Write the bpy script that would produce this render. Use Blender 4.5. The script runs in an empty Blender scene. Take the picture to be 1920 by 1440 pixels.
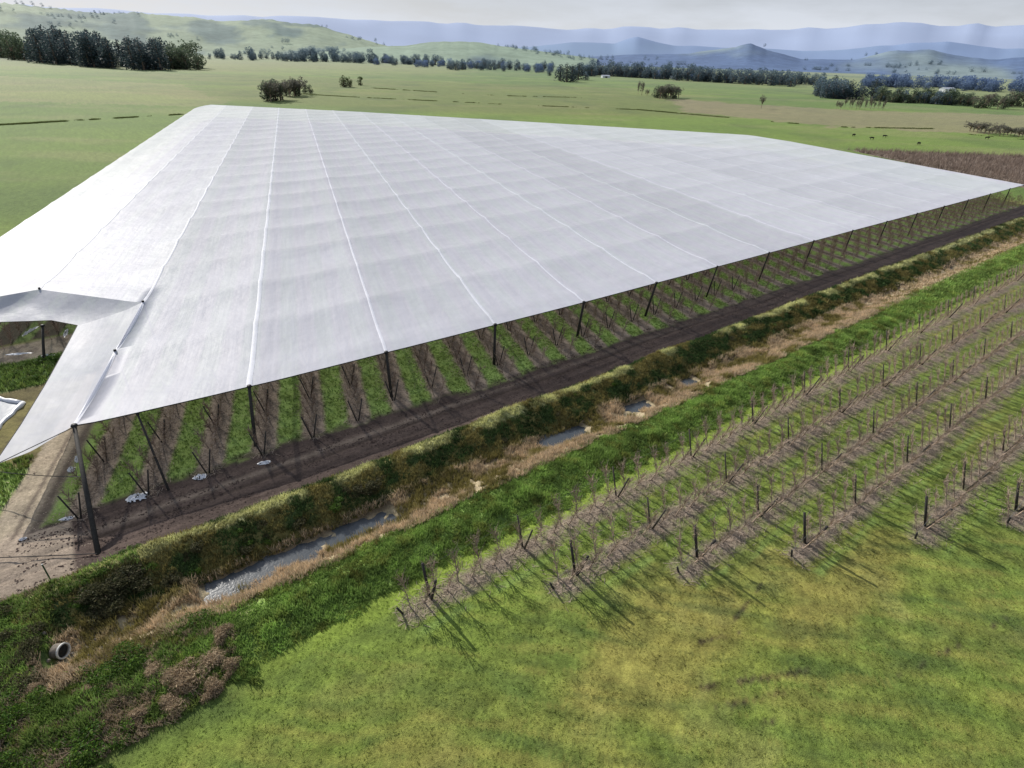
import bpy, math, random
import numpy as np
from mathutils import Vector, Matrix
rnd = random.Random(7)
rng = np.random.default_rng(11)
S = bpy.context.scene
COL = S.collection
H = 36.0                                   # height of the camera above the plain
# ---------------------------------------------------------------- frames
F_PX, PITCH, ROLL = 1066.7, math.atan(617 / 1066.7), math.radians(1.66)
fw = Vector((0, math.cos(PITCH), -math.sin(PITCH)))
r0 = Vector((1, 0, 0)); u0 = r0.cross(fw)
rt = r0 * math.cos(ROLL) + u0 * math.sin(ROLL)
up = -r0 * math.sin(ROLL) + u0 * math.cos(ROLL)
AZ = math.radians(52.8)
D1 = (math.sin(AZ), math.cos(AZ)); N1 = (-D1[1], D1[0])      # along the ditch / across it
O = (-40.613, 43.301)                                        # front corner of the canopy
PQ = (0.29954, 0.95408)                                      # direction of the covered rows in (s,t)
def W(s, t, z=0.0): return Vector((O[0] + D1[0]*s + N1[0]*t, O[1] + D1[1]*s + N1[1]*t, z))
def WPQ(p, q, z=0.0): return W(p + PQ[0]*q, PQ[1]*q, z)
def ST(x, y):
    dx, dy = x - O[0], y - O[1]
    return dx*D1[0] + dy*D1[1], dx*N1[0] + dy*N1[1]
def at(px, py, z=0.0):                                        # survey helper: a sighted point of the plain
    d = rt*((px-960)/F_PX) - up*((py-720)/F_PX) + fw
    return Vector((0, 0, H)) + d*((z-H)/d.z)
# ---------------------------------------------------------------- numpy noise
def _h(ix, iy, seed):
    n = (ix.astype(np.int64)*374761393 + iy.astype(np.int64)*668265263 + seed*974711) & 0x7fffffff
    n = ((n ^ (n >> 13))*1274126177) & 0x7fffffff
    n = n ^ (n >> 16)
    return (n & 0xffff)/65535.0
def vn(x, y, seed=0):
    x = np.asarray(x, float); y = np.asarray(y, float)
    ix, iy = np.floor(x), np.floor(y); fx, fy = x-ix, y-iy
    fx = fx*fx*(3-2*fx); fy = fy*fy*(3-2*fy)
    ix = ix.astype(np.int64); iy = iy.astype(np.int64)
    a, b, c, d = _h(ix, iy, seed), _h(ix+1, iy, seed), _h(ix, iy+1, seed), _h(ix+1, iy+1, seed)
    return (a*(1-fx)+b*fx)*(1-fy) + (c*(1-fx)+d*fx)*fy
def fbm(x, y, oct=3, seed=0):
    v = 0; a = .5; tot = 0
    for i in range(oct):
        v = v + a*vn(x*2**i, y*2**i, seed+i*17); tot += a; a *= .5
    return v/tot
def ss(a, b, x): t = np.clip((x-a)/(b-a), 0, 1); return t*t*(3-2*t)
def srgb(r, g, b, k=1.0):
    f = lambda c: (c/255/12.92 if c/255 < .04045 else ((c/255+.055)/1.055)**2.4)
    return np.array([f(r)*k, f(g)*k, f(b)*k])
def inpoly(x, y, poly):
    r = np.zeros(x.shape, bool); n = len(poly)
    for i in range(n):
        x1, y1 = poly[i]; x2, y2 = poly[(i+1) % n]
        c = ((y1 > y) != (y2 > y))
        with np.errstate(divide='ignore', invalid='ignore'):
            xi = (x2-x1)*(y-y1)/((y2-y1) if y2 != y1 else 1e-9)+x1
        r ^= c & (x < xi)
    return r
# ---------------------------------------------------------------- object helpers
def tag(o, label=None, cat=None, group=None, kind=None):
    if label: o['label'] = label
    if cat: o['category'] = cat
    if group: o['group'] = group
    if kind: o['kind'] = kind
    return o
def empty(name, loc, rz=0):
    o = bpy.data.objects.new(name, None); COL.objects.link(o); o.location = loc; o.rotation_euler = (0, 0, rz)
    o.empty_display_size = .3
    return o
def link(name, me, parent=None, loc=(0, 0, 0), rz=0):
    o = bpy.data.objects.new(name, me); COL.objects.link(o); o.location = loc; o.rotation_euler = (0, 0, rz)
    if parent: o.parent = parent
    return o
def npmesh(name, verts, faces, mat, cols=None, smooth=False):
    """verts (n,3), faces (m,k) same k"""
    me = bpy.data.meshes.new(name)
    verts = np.asarray(verts, np.float32); faces = np.asarray(faces, np.int32)
    m, k = faces.shape
    me.vertices.add(len(verts)); me.vertices.foreach_set('co', verts.ravel())
    me.loops.add(m*k); me.loops.foreach_set('vertex_index', faces.ravel())
    me.polygons.add(m); me.polygons.foreach_set('loop_start', np.arange(0, m*k, k, dtype=np.int32))
    if smooth: me.polygons.foreach_set('use_smooth', np.ones(m, bool))
    if cols is not None:
        a = me.color_attributes.new('col', 'FLOAT_COLOR', 'POINT')
        c = np.ones((len(verts), 4), np.float32); c[:, :3] = cols
        a.data.foreach_set('color', c.ravel())
    me.update(calc_edges=True)
    if mat: me.materials.append(mat)
    return me
class MB:
    def __init__(s): s.v = []; s.f = []
    def tube(s, pts, rad, sides=6, cap=True):
        pts = [Vector(p) for p in pts]; n0 = len(s.v)
        if not hasattr(rad, '__len__'): rad = [rad]*len(pts)
        for i, p in enumerate(pts):
            d = (pts[min(i+1, len(pts)-1)] - pts[max(i-1, 0)]).normalized()
            a = d.cross(Vector((0, 0, 1)) if abs(d.z) < .9 else Vector((1, 0, 0))).normalized(); b = d.cross(a)
            for k in range(sides):
                t = 2*math.pi*k/sides
                s.v.append(p + (a*math.cos(t)+b*math.sin(t))*rad[i])
        for i in range(len(pts)-1):
            for k in range(sides):
                k2 = (k+1) % sides
                s.f.append((n0+i*sides+k, n0+i*sides+k2, n0+(i+1)*sides+k2, n0+(i+1)*sides+k))
        if cap:
            s.f.append(tuple(n0+k for k in reversed(range(sides)))); e = n0+(len(pts)-1)*sides
            s.f.append(tuple(e+k for k in range(sides)))
        return s
    def quad(s, a, b, c, d):
        n = len(s.v); s.v += [Vector(a), Vector(b), Vector(c), Vector(d)]; s.f.append((n, n+1, n+2, n+3))
    def box(s, c, sz, rz=0):
        c = Vector(c); n = len(s.v); M = Matrix.Rotation(rz, 3, 'Z')
        for i in range(8):
            s.v.append(c + M @ Vector(((i & 1)-.5, ((i >> 1) & 1)-.5, ((i >> 2) & 1)-.5)) * 1 if False else c + M @ Vector((((i & 1)-.5)*sz[0], (((i >> 1) & 1)-.5)*sz[1], (((i >> 2) & 1)-.5)*sz[2])))
        for f in ((0, 2, 3, 1), (4, 5, 7, 6), (0, 1, 5, 4), (2, 6, 7, 3), (0, 4, 6, 2), (1, 3, 7, 5)): s.f.append(tuple(n+i for i in f))
    def mesh(s, name, mat, smooth=False):
        me = bpy.data.meshes.new(name); me.from_pydata([tuple(v) for v in s.v], [], s.f)
        if smooth:
            for p in me.polygons: p.use_smooth = True
        if mat: me.materials.append(mat)
        return me
ORD = ['first', 'second', 'third', 'fourth', 'fifth', 'sixth', 'seventh', 'eighth', 'ninth', 'tenth', 'eleventh', 'twelfth', 'thirteenth', 'fourteenth', 'fifteenth', 'sixteenth', 'seventeenth', 'eighteenth', 'nineteenth', 'twentieth']
# ---------------------------------------------------------------- materials
def newmat(name):
    m = bpy.data.materials.new(name); m.use_nodes = True; nt = m.node_tree
    return m, nt, nt.nodes['Principled BSDF'], nt.nodes.new, nt.links.new
def simple(name, col, rough=.8, var=.25, scale=3., bump=0., spec=.3, objvar=0., metal=0.):
    m, nt, P, nn, ln = newmat(name)
    P.inputs['Roughness'].default_value = rough; P.inputs['Specular IOR Level'].default_value = spec; P.inputs['Metallic'].default_value = metal
    geo = nn('ShaderNodeNewGeometry'); nz = nn('ShaderNodeTexNoise'); nz.inputs['Scale'].default_value = scale; nz.inputs['Detail'].default_value = 4
    ln(geo.outputs['Position'], nz.inputs['Vector'])
    mr = nn('ShaderNodeMapRange'); mr.inputs[1].default_value = .3; mr.inputs[2].default_value = .7; mr.inputs[3].default_value = 1-var; mr.inputs[4].default_value = 1+var
    ln(nz.outputs['Fac'], mr.inputs[0])
    last = mr.outputs[0]
    if objvar:
        oi = nn('ShaderNodeObjectInfo'); m2 = nn('ShaderNodeMapRange'); m2.inputs[3].default_value = 1-objvar; m2.inputs[4].default_value = 1+objvar
        ln(oi.outputs['Random'], m2.inputs[0]); mu = nn('ShaderNodeMath'); mu.operation = 'MULTIPLY'; ln(last, mu.inputs[0]); ln(m2.outputs[0], mu.inputs[1]); last = mu.outputs[0]
    vm = nn('ShaderNodeVectorMath'); vm.operation = 'SCALE'; vm.inputs[0].default_value = tuple(col)
    ln(last, vm.inputs['Scale']); ln(vm.outputs[0], P.inputs['Base Color'])
    if bump:
        b = nn('ShaderNodeBump'); b.inputs['Strength'].default_value = bump; b.inputs['Distance'].default_value = .05
        ln(nz.outputs['Fac'], b.inputs['Height']); ln(b.outputs[0], P.inputs['Normal'])
    return m
def attrmat(name, rough=.9, fine=((2.2, .35), (9., .35)), bump=.6, bdist=.15, trans=0.):
    """colour from the mesh's own colours times procedural mottling"""
    m, nt, P, nn, ln = newmat(name)
    P.inputs['Roughness'].default_value = rough; P.inputs['Specular IOR Level'].default_value = .15
    at_ = nn('ShaderNodeAttribute'); at_.attribute_name = 'col'
    last = at_.outputs['Color']; hs = None
    geo = nn('ShaderNodeNewGeometry')
    for sc, am in fine:
        nz = nn('ShaderNodeTexNoise'); nz.inputs['Scale'].default_value = sc; nz.inputs['Detail'].default_value = 3; nz.inputs['Roughness'].default_value = .65
        ln(geo.outputs['Position'], nz.inputs['Vector'])
        mr = nn('ShaderNodeMapRange'); mr.inputs[1].default_value = .32; mr.inputs[2].default_value = .68; mr.inputs[3].default_value = 1-am; mr.inputs[4].default_value = 1+am
        ln(nz.outputs['Fac'], mr.inputs[0])
        vm = nn('ShaderNodeVectorMath'); vm.operation = 'SCALE'; ln(last, vm.inputs[0]); ln(mr.outputs[0], vm.inputs['Scale']); last = vm.outputs[0]
        hs = nz.outputs['Fac']
    ln(last, P.inputs['Base Color'])
    if bump:
        b = nn('ShaderNodeBump'); b.inputs['Strength'].default_value = bump; b.inputs['Distance'].default_value = bdist
        ln(hs, b.inputs['Height']); ln(b.outputs[0], P.inputs['Normal'])
    if trans:
        t = nn('ShaderNodeBsdfTranslucent'); ln(last, t.inputs[0]); mx = nn('ShaderNodeMixShader'); mx.inputs[0].default_value = trans
        out = nt.nodes['Material Output']; ln(P.outputs[0], mx.inputs[1]); ln(t.outputs[0], mx.inputs[2]); ln(mx.outputs[0], out.inputs[0])
    return m
K = 1.0
M_ground = attrmat('ground_cover', fine=((.9, .16), (4., .24), (14., .2)), bump=.5, bdist=.2)
M_tuft = attrmat('grass_blades', fine=((3., .15),), bump=0, trans=.25, rough=.7)
M_timber = simple('treated_timber', srgb(78, 74, 66), var=.25, scale=6, bump=.4)
M_postdark = simple('dark_weathered_timber', srgb(56, 54, 52), var=.25, scale=6, bump=.4)
M_bark = simple('bare_bark', srgb(160, 142, 126), var=.35, scale=4, objvar=.22)
M_barkdark = simple('dark_bark', srgb(142, 122, 108), var=.35, scale=4, objvar=.22)
M_wire = simple('galvanised_wire', srgb(120, 122, 125), rough=.5, var=.1)
M_cable = simple('black_steel_cable', srgb(42, 42, 44), rough=.6, var=.1)
M_rock = simple('broken_rock', srgb(124, 116, 106), var=.35, scale=3, bump=.6, objvar=.25)
M_plastic = simple('white_plastic_film', (.78, .79, .82), rough=.35, var=.08, spec=.5)
M_concrete = simple('pale_concrete', srgb(205, 204, 200), var=.12, scale=5, bump=.3)
M_dark = simple('mouth_shade_and_door', (.02, .02, .02), var=.2)
M_cow = simple('black_cattle_hide', (.018, .016, .015), var=.3, rough=.6)
M_whitewall = simple('white_shed_cladding', (.7, .72, .76), var=.08, scale=.5)
M_greyroof = simple('grey_shed_roof', (.5, .53, .6), var=.08, scale=.5)
# hail net
def net_material():
    m, nt, P, nn, ln = newmat('white_hail_netting')
    P.inputs['Roughness'].default_value = .5; P.inputs['Specular IOR Level'].default_value = .16
    at_ = nn('ShaderNodeAttribute'); at_.attribute_name = 'col'
    geo = nn('ShaderNodeNewGeometry'); mp = nn('ShaderNodeMapping'); mp.vector_type = 'TEXTURE'
    ang = math.pi/2 - math.atan2((WPQ(0, 1)-WPQ(0, 0)).x, (WPQ(0, 1)-WPQ(0, 0)).y)
    mp.inputs['Rotation'].default_value = (0, 0, ang); mp.inputs['Scale'].default_value = (14, 1, 1)
    ln(geo.outputs['Position'], mp.inputs[0])
    nz = nn('ShaderNodeTexNoise'); nz.inputs['Scale'].default_value = 1.6; nz.inputs['Detail'].default_value = 4; ln(mp.outputs[0], nz.inputs['Vector'])
    n2 = nn('ShaderNodeTexNoise'); n2.inputs['Scale'].default_value = .13; n2.inputs['Detail'].default_value = 3; ln(geo.outputs['Position'], n2.inputs['Vector'])
    a = nn('ShaderNodeMapRange'); a.inputs[1].default_value = .3; a.inputs[2].default_value = .7; a.inputs[3].default_value = .955; a.inputs[4].default_value = 1.03; ln(nz.outputs['Fac'], a.inputs[0])
    b = nn('ShaderNodeMapRange'); b.inputs[1].default_value = .3; b.inputs[2].default_value = .7; b.inputs[3].default_value = .97; b.inputs[4].default_value = 1.03; ln(n2.outputs['Fac'], b.inputs[0])
    v1 = nn('ShaderNodeVectorMath'); v1.operation = 'SCALE'; ln(at_.outputs['Color'], v1.inputs[0]); ln(a.outputs[0], v1.inputs['Scale'])
    v2 = nn('ShaderNodeVectorMath'); v2.operation = 'SCALE'; ln(v1.outputs[0], v2.inputs[0]); ln(b.outputs[0], v2.inputs['Scale'])
    ln(v2.outputs[0], P.inputs['Base Color'])
    bp = nn('ShaderNodeBump'); bp.inputs['Strength'].default_value = .25; bp.inputs['Distance'].default_value = .12; ln(nz.outputs['Fac'], bp.inputs['Height'])
    n3 = nn('ShaderNodeTexNoise'); n3.inputs['Scale'].default_value = .35; n3.inputs['Detail'].default_value = 3; ln(geo.outputs['Position'], n3.inputs['Vector'])
    b3 = nn('ShaderNodeBump'); b3.inputs['Strength'].default_value = .25; b3.inputs['Distance'].default_value = .5; ln(n3.outputs['Fac'], b3.inputs['Height']); ln(bp.outputs[0], b3.inputs['Normal'])
    ln(b3.outputs[0], P.inputs['Normal'])
    tl = nn('ShaderNodeBsdfTranslucent'); ln(v2.outputs[0], tl.inputs[0])
    m1 = nn('ShaderNodeMixShader'); m1.inputs[0].default_value = .14; ln(P.outputs[0], m1.inputs[1]); ln(tl.outputs[0], m1.inputs[2])
    tr = nn('ShaderNodeBsdfTransparent'); m2 = nn('ShaderNodeMixShader'); m2.inputs[0].default_value = .28   # open area of the mesh
    ln(m1.outputs[0], m2.inputs[1]); ln(tr.outputs[0], m2.inputs[2]); ln(m2.outputs[0], nt.nodes['Material Output'].inputs[0])
    return m
M_net = net_material()
def water_material(name, col, rough, scale, strength):
    m, nt, P, nn, ln = newmat(name)
    P.inputs['Base Color'].default_value = (*col, 1); P.inputs['Roughness'].default_value = rough; P.inputs['Specular IOR Level'].default_value = .6
    geo = nn('ShaderNodeNewGeometry'); nz = nn('ShaderNodeTexNoise'); nz.inputs['Scale'].default_value = scale; nz.inputs['Detail'].default_value = 4; ln(geo.outputs['Position'], nz.inputs['Vector'])
    b = nn('ShaderNodeBump'); b.inputs['Strength'].default_value = strength; b.inputs['Distance'].default_value = .05; ln(nz.outputs['Fac'], b.inputs['Height']); ln(b.outputs[0], P.inputs['Normal'])
    return m
M_water = water_material('murky_ditch_water', (.06, .07, .08), .2, 5.0, .28)
M_pond = water_material('pond_water', (.22, .25, .29), .15, 1.5, .1)
# ---------------------------------------------------------------- world and light
SUN_AZ, SUN_EL = math.radians(318.0), math.radians(31.5)
wd = bpy.data.worlds.new('World'); S.world = wd; wd.use_nodes = True
nt = wd.node_tree; bg = nt.nodes['Background']
sky = nt.nodes.new('ShaderNodeTexSky'); sky.sky_type = 'NISHITA'; sky.sun_disc = False
sky.sun_elevation = SUN_EL; sky.sun_rotation = SUN_AZ; sky.dust_density = 2.0; sky.air_density = 1.0
# thin high cloud, laid on the sky by direction
tc = nt.nodes.new('ShaderNodeTexCoord'); mp = nt.nodes.new('ShaderNodeMapping'); mp.inputs['Scale'].default_value = (2, 2, 9)
nz = nt.nodes.new('ShaderNodeTexNoise'); nz.inputs['Scale'].default_value = 1.6; nz.inputs['Detail'].default_value = 6; nz.inputs['Roughness'].default_value = .6
cr = nt.nodes.new('ShaderNodeMapRange'); cr.inputs[1].default_value = .35; cr.inputs[2].default_value = .62; cr.inputs[3].default_value = .7; cr.inputs[4].default_value = .95
mx = nt.nodes.new('ShaderNodeMix'); mx.data_type = 'RGBA'; mx.inputs[7].default_value = (11.2, 12.0, 13.4, 1)
L = nt.links.new
sp = nt.nodes.new('ShaderNodeSeparateXYZ'); hzr = nt.nodes.new('ShaderNodeMapRange'); hzr.inputs[1].default_value = 0.0; hzr.inputs[2].default_value = .22; hzr.inputs[3].default_value = 1.0; hzr.inputs[4].default_value = 0.0
hm = nt.nodes.new('ShaderNodeMix'); hm.data_type = 'RGBA'; hm.inputs[6].default_value = (7.2, 8.2, 10.2, 1); hm.inputs[7].default_value = (16.5, 17.3, 18.6, 1)
L(tc.outputs['Generated'], sp.inputs[0]); L(sp.outputs['Z'], hzr.inputs[0]); L(hzr.outputs[0], hm.inputs[0]); L(hm.outputs[2], mx.inputs[6+1])
L(tc.outputs['Generated'], mp.inputs[0]); L(mp.outputs[0], nz.inputs['Vector']); L(nz.outputs['Fac'], cr.inputs[0])
L(cr.outputs[0], mx.inputs[0]); L(sky.outputs[0], mx.inputs[6]); L(mx.outputs[2], bg.inputs[0])
bg.inputs[1].default_value = .05
sun = bpy.data.lights.new('sun', 'SUN'); sun.energy = 5.0; sun.angle = math.radians(.6); sun.color = (1, .95, .87)
so = bpy.data.objects.new('sun', sun); COL.objects.link(so)
sd = Vector((math.sin(SUN_AZ)*math.cos(SUN_EL), math.cos(SUN_AZ)*math.cos(SUN_EL), math.sin(SUN_EL)))
so.rotation_euler = (-sd).to_track_quat('-Z', 'Y').to_euler()
S.view_settings.view_transform = 'Standard'; S.view_settings.look = 'None'; S.view_settings.exposure = 0
# ---------------------------------------------------------------- camera
cam = bpy.data.cameras.new('camera'); cam.sensor_width = 36; cam.lens = F_PX/1920*36; cam.clip_end = 60000; cam.clip_start = .5
co = bpy.data.objects.new('camera', cam); COL.objects.link(co); S.camera = co
co.matrix_world = Matrix(((rt.x, up.x, -fw.x, 0), (rt.y, up.y, -fw.y, 0), (rt.z, up.z, -fw.z, H), (0, 0, 0, 1)))

# ---------------------------------------------------------------- layout numbers
ROWS = [(-32.3, 17.0, 19.3, 178), (-37.0, 27.6, 29.9, 155), (-41.6, 37.0, 39.4, 138), (-46.0, 46.2, 48.4, 122), (-51.2, 57.3, 59.4, 108), (-55.3, 66.5, 69.0, 102)]
EDGE = [(-10, 0), (0, 0), (16, -1.4), (31.7, -2), (61.6, -3), (106, -3.6), (241.8, -5.7), (400, -7)]
def edge_t(s): return np.interp(s, [e[0] for e in EDGE], [e[1] for e in EDGE])
NROW = 47
def rowend(k):                                                # near end of covered row k, in (s,t)
    s = -1.5 + 5.2*k
    return s, float(np.interp(s, [-2, 24, 30, 60, 240], [-7.3, -6.6, -4.8, -4.0, -6.2]))
WATER = [(5.0, 22.5), (39.6, 47.2), (52.8, 57.6), (63.5, 67.5), (150, 156)]
def wet(s, t):
    w = np.zeros(np.shape(s))
    for a, b in WATER: w = np.maximum(w, ss(a-.4, a+1.2, s)*(1-ss(b-1.6, b+.3, s)))
    return w
POND = [ST(*at(45, 755).xy), (-15, 29), (-22, 19), (-9.5, 7.5)]
POND[0] = (-5.4, 18.4); POND = [(-5.4, 18.4), (-14.5, 29.0), (-21.0, 22), (-11.4, 5.5)]
P_brown = [tuple(at(*p).xy) for p in [(1590, 281), (1920, 293), (2100, 297), (2100, 360), (1905, 350), (1700, 306)]]
P_tan = [tuple(at(*p).xy) for p in [(1255, 186), (1600, 207), (2100, 222), (2150, 262), (1560, 238), (1280, 211)]]
P_left = [tuple(at(*p).xy) for p in [(-300, 128), (330, 158), (430, 190), (370, 200), (0, 190), (-300, 185)]]
def ridge_noise(s, t): return fbm(s*.5, t*.5, 3, 5)
def height(s, t, fine=True):
    left = ss(-4.9, -3.7, s)                                  # the ditch starts at the culvert
    wob = (vn(s*.12, 0*s, 31)-.5)*.9
    tt = t + wob*left
    bed = 1.25+.55*wet(s, t)+.25*(vn(s*.5, t*.7, 37)-.5)
    dz = -bed*ss(-16.2, -20.2, tt)*(1-ss(-20.9, -24.4, tt))*left
    crest = (.3+.35*vn(s*.5, t*.4, 39))*np.exp(-((tt+15.2)/1.0)**2)*ss(-6, 3, s)
    berm = .35*np.exp(-((tt+26.4)/1.7)**2)*ss(-2, 8, s)
    far = ss(250, 600, np.abs(s)+np.abs(t))
    n = (fbm(s*.35, t*.35, 3, 3)-.5)*.22 + (fbm(s*1.7, t*1.7, 2, 9)-.5)*.12
    bank = np.exp(-((tt+20.3)/4.5)**4)*left
    n = n*(1+1.6*bank) + (fbm(s*1.2, t*1.6, 3, 15)-.5)*.55*np.exp(-((tt+20.6)/2.0)**4)*left
    road = ss(-14.2, -13.4, t)*(1-ss(-7.6, -6.6, t))
    rut = -.10*(np.exp(-((t+10.7+.3*np.sin(s*.15))/.22)**2)+.7*np.exp(-((t+12.4+.3*np.sin(s*.15))/.25)**2))*road
    n = n*(1-.6*road)
    rows = 0
    z = dz + crest + berm + n + rut
    for rt_, s0, s1, s2 in ROWS: z = z + .12*np.exp(-((t-rt_)/1.0)**2)*ss(s0-1, s0+1, s)
    inp = inpoly(np.asarray(s, float), np.asarray(t, float), POND)
    z = np.where(inp, -.5, z)
    z = z*(1-far) + far*(fbm(s*.004, t*.004, 2, 8)-.5)*1.5
    return z
C = dict(grass=srgb(116, 134, 60), bright=srgb(134, 154, 64), belt=srgb(138, 164, 88), dark=srgb(62, 82, 46), yel=srgb(152, 143, 76),
         strip=srgb(160, 142, 128), soil=srgb(76, 64, 59), road=srgb(94, 80, 73), lite=srgb(176, 160, 142), reed=srgb(184, 166, 140), bank=srgb(112, 108, 56),
         crest=srgb(188, 188, 136), mud=srgb(74, 62, 50), olive=srgb(128, 120, 74), pale=srgb(150, 148, 92), past=srgb(104, 126, 56), brown=srgb(132, 116, 102), tan=srgb(160, 146, 108), painted_haze=srgb(165, 180, 190), purple=srgb(152, 136, 124))
def color(s, t):
    s = np.asarray(s, float); t = np.asarray(t, float)
    x = O[0]+D1[0]*s+N1[0]*t; y = O[1]+D1[1]*s+N1[1]*t; dist = np.sqrt(x*x+y*y)
    n1 = fbm(s*.06, t*.11, 3, 41); n2 = fbm(s*.4, t*.7, 3, 43); n3 = fbm(s*1.6, t*1.6, 2, 47); n4 = fbm(s*.9, t*.9, 3, 53)
    def mix(c, k, m): m = np.clip(m, 0, 1)[..., None]; return c*(1-m)+C[k]*m
    c = np.zeros(s.shape+(3,)) + C['grass']
    wn = (n2-.5)*1.0 + (n3-.5)*.5
    # foreground mown paddock
    c = mix(c, 'yel', ss(.50, .74, n1+.18*(n2-.5)+.09*ss(-36, -50, t-s*.35+8))*.75)
    c = mix(c, 'bright', ss(.5, .7, fbm(s*.15, t*.2, 3, 61))*.4)
    c = mix(c, 'pale', ss(.6, .75, fbm(s*.21, t*.3, 3, 63))*.35)
    c = mix(c, 'dark', ss(.62, .76, fbm(s*.5, t*.5, 3, 67))*.3)
    # mown swaths sweeping round the corner of the block
    ex, ey = s-26, (t+26)*1.5
    rr = np.sqrt(ex*ex+ey*ey)+(n2-.5)*1.2
    sw = (np.sin(rr*3.6)*.5+.5)*ss(20, 9, s)*ss(-33.5, -36, t)
    c = mix(c, 'dark', sw*.5*ss(.3, .55, n2)); c = mix(c, 'yel', (1-sw)*.55*ss(20, 9, s)*ss(-33.5, -36, t))
    st2 = (np.sin((t*.55+s*.83)*2.1+4*n1)*.5+.5)*ss(-40, -46, t-.2*s)
    c = mix(c, 'dark', st2*.22); c = mix(c, 'yel', (1-st2)*.2*ss(-40, -46, t-.2*s))
    for (a1, b1), (a2, b2), wdt in (((33.2, -46.7), (37.3, -48.3), .1), ((30.4, -48.9), (37.4, -52.3), .22), ((30.2, -50.3), (34.5, -52.2), .12), ((29.4, -51.6), (32.4, -53.0), .1), ((41, -56), (54, -59), .12), ((36.5, -47), (41.5, -46.2), .1)):
        ux, uy = a2-a1, b2-b1; l2 = ux*ux+uy*uy; k = np.clip(((s-a1)*ux+(t-b1)*uy)/l2, 0, 1)
        dd = np.hypot(s-a1-k*ux, t-b1-k*uy)+(n3-.5)*.25
        c = mix(c, 'mud', ss(wdt+.12, wdt*.4, dd)*.85*ss(.3, .5, n4))
    md = ss(-30, -33, t)[..., None]
    c = c*(1+md*((n3-.5)*.5+(n2-.5)*.35+(fbm(s*3.2, t*3.2, 2, 171)-.5)*.4)[..., None])
    stk = fbm((s*.72-t*.69)*.22+n2*.8, (s*.69+t*.72)*2.0+n1*3, 3, 173)
    c = mix(c, 'dark', ss(.58, .72, stk)*.4*md[..., 0]); c = mix(c, 'yel', ss(.42, .3, stk)*.35*md[..., 0])
    c = mix(c, 'grass', ss(-46, -38, t-.12*s)*md[..., 0]*.35)
    # orchard block right of the ditch
    for i, (r, s0, s1, s2) in enumerate(ROWS):
        on = ss(s0-.8, s0+.4, s+(n3-.5))
        c = mix(c, 'bright' if i == 0 else 'grass', on*ss(3.1, 2.2, np.abs(t-r-(1.9 if i == 0 else 0)))*(.8 if i == 0 else .5))
        c = mix(c, 'purple', on*ss(1.45, .45, np.abs(t-r+.25)+wn*.9)*.8)
        c = mix(c, 'strip', on*ss(.75, .2, np.abs(t-r+.2)+wn*.5)*.6)
        c = mix(c, 'grass', on*ss(1.3, .9, np.abs(t-r+.25))*ss(.5, .62, n4)*.55)
        c = mix(c, 'belt', on*ss(.6, .2, np.abs(t-r+2.2)+wn*.4)*.55*ss(.4, .6, n2))
    c = mix(c, 'bright', ss(-32.0, -31.2, t+wn*.4)*(1-ss(-29.6, -28.9, t+wn*.4))*ss(2, 14, s)*.85)
    # lush belt on the ditch side
    c = mix(c, 'belt', ss(-30.2, -29.2, t+wn*1.4)*(1-ss(-25.2, -24.2, t+wn))*.95)
    c = mix(c, 'dark', ss(-29.4, -28.9, t+wn)*(1-ss(-28.2, -27.8, t+wn))*.45)
    # near end of the ditch: dead stalks, brambles
    c = mix(c, 'reed', ss(-27.2, -24.5, t)*(1-ss(-23, -22, t))*(1-ss(7, 12, s))*ss(.35, .55, n2)*.8*ss(-4, -2, s))
    c = mix(c, 'dark', (1-ss(4, 8, s+wn*2))*(1-ss(-26, -24.5, t+wn))*ss(-34-.0, -31, t+wn*2)*.6)
    # reeds and dry debris on the right bank
    c = mix(c, 'reed', ss(-24.9, -23.9, t+wn)*(1-ss(-19.4, -18.7, t+wn*.6))*.85*ss(-4.6, -3.2, s+wn)); c = mix(c, 'dark', (1-ss(-5, -3.6, s+wn))*(1-ss(-15.2, -14.6, t+wn))*.9)
    c = mix(c, 'mud', ss(-20.2, -19.6, t)*(1-ss(-18.8, -18.2, t+wn*.5))*.7)
    c = mix(c, 'olive', ss(-19.2, -18.2, t+wn*.8)*(1-ss(-14.8, -14.3, t))*.95)
    c = mix(c, 'dark', ss(-18.6, -17.8, t+wn)*(1-ss(-16.6, -16, t+wn))*ss(.4, .6, n4)*.9)
    c = mix(c, 'crest', ss(-16.3, -15.6, t+wn*.8)*(1-ss(-14.8, -14.3, t+wn*.6))*.9*ss(0, 8, s)*ss(.25, .5, fbm(s*.3, t*.1, 2, 73)))
    # road
    rd = ss(-14.6, -14.0, t+wn*.25)
    T0 = np.interp(s, [18, 40, 120], [-6.8, -8.6, -9.4])
    rdl = (1-ss(-1.0, .6, t))*ss(-60, -5, t)                  # left of the first row everything is bare
    c = mix(c, 'road', rd*(1-ss(0, 1.2, t-T0+wn)))
    c = mix(c, 'soil', rd*(1-ss(0, 1.2, t-T0+wn))*ss(.45, .6, fbm(s*.08, t*1.3, 3, 71))*.8)
    c = mix(c, 'lite', rd*(1-ss(-6.6, -5.6, t))*np.exp(-((t+9.6+wn*.5)/.4)**2)*.35)
    c = mix(c, 'mud', rd*np.exp(-((t+10.6+.3*np.sin(s*.15))/.16)**2)*(1-ss(-7, -6, t))*.5)
    # covered block: strips under the trees, grass between
    q = t/PQ[1]; p = s-PQ[0]*q
    qf = np.interp(p, [-31.8, -29, -25.8, 60, 150, 243, 246.4], [354.7, 371, 379, 304, 214, 119.5, 95])*.9694-6
    inside = ss(0, .9, t-T0+wn*1.4)*(s > -6)*(p > -3.2)*(p < 238)*(q < qf)
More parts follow.
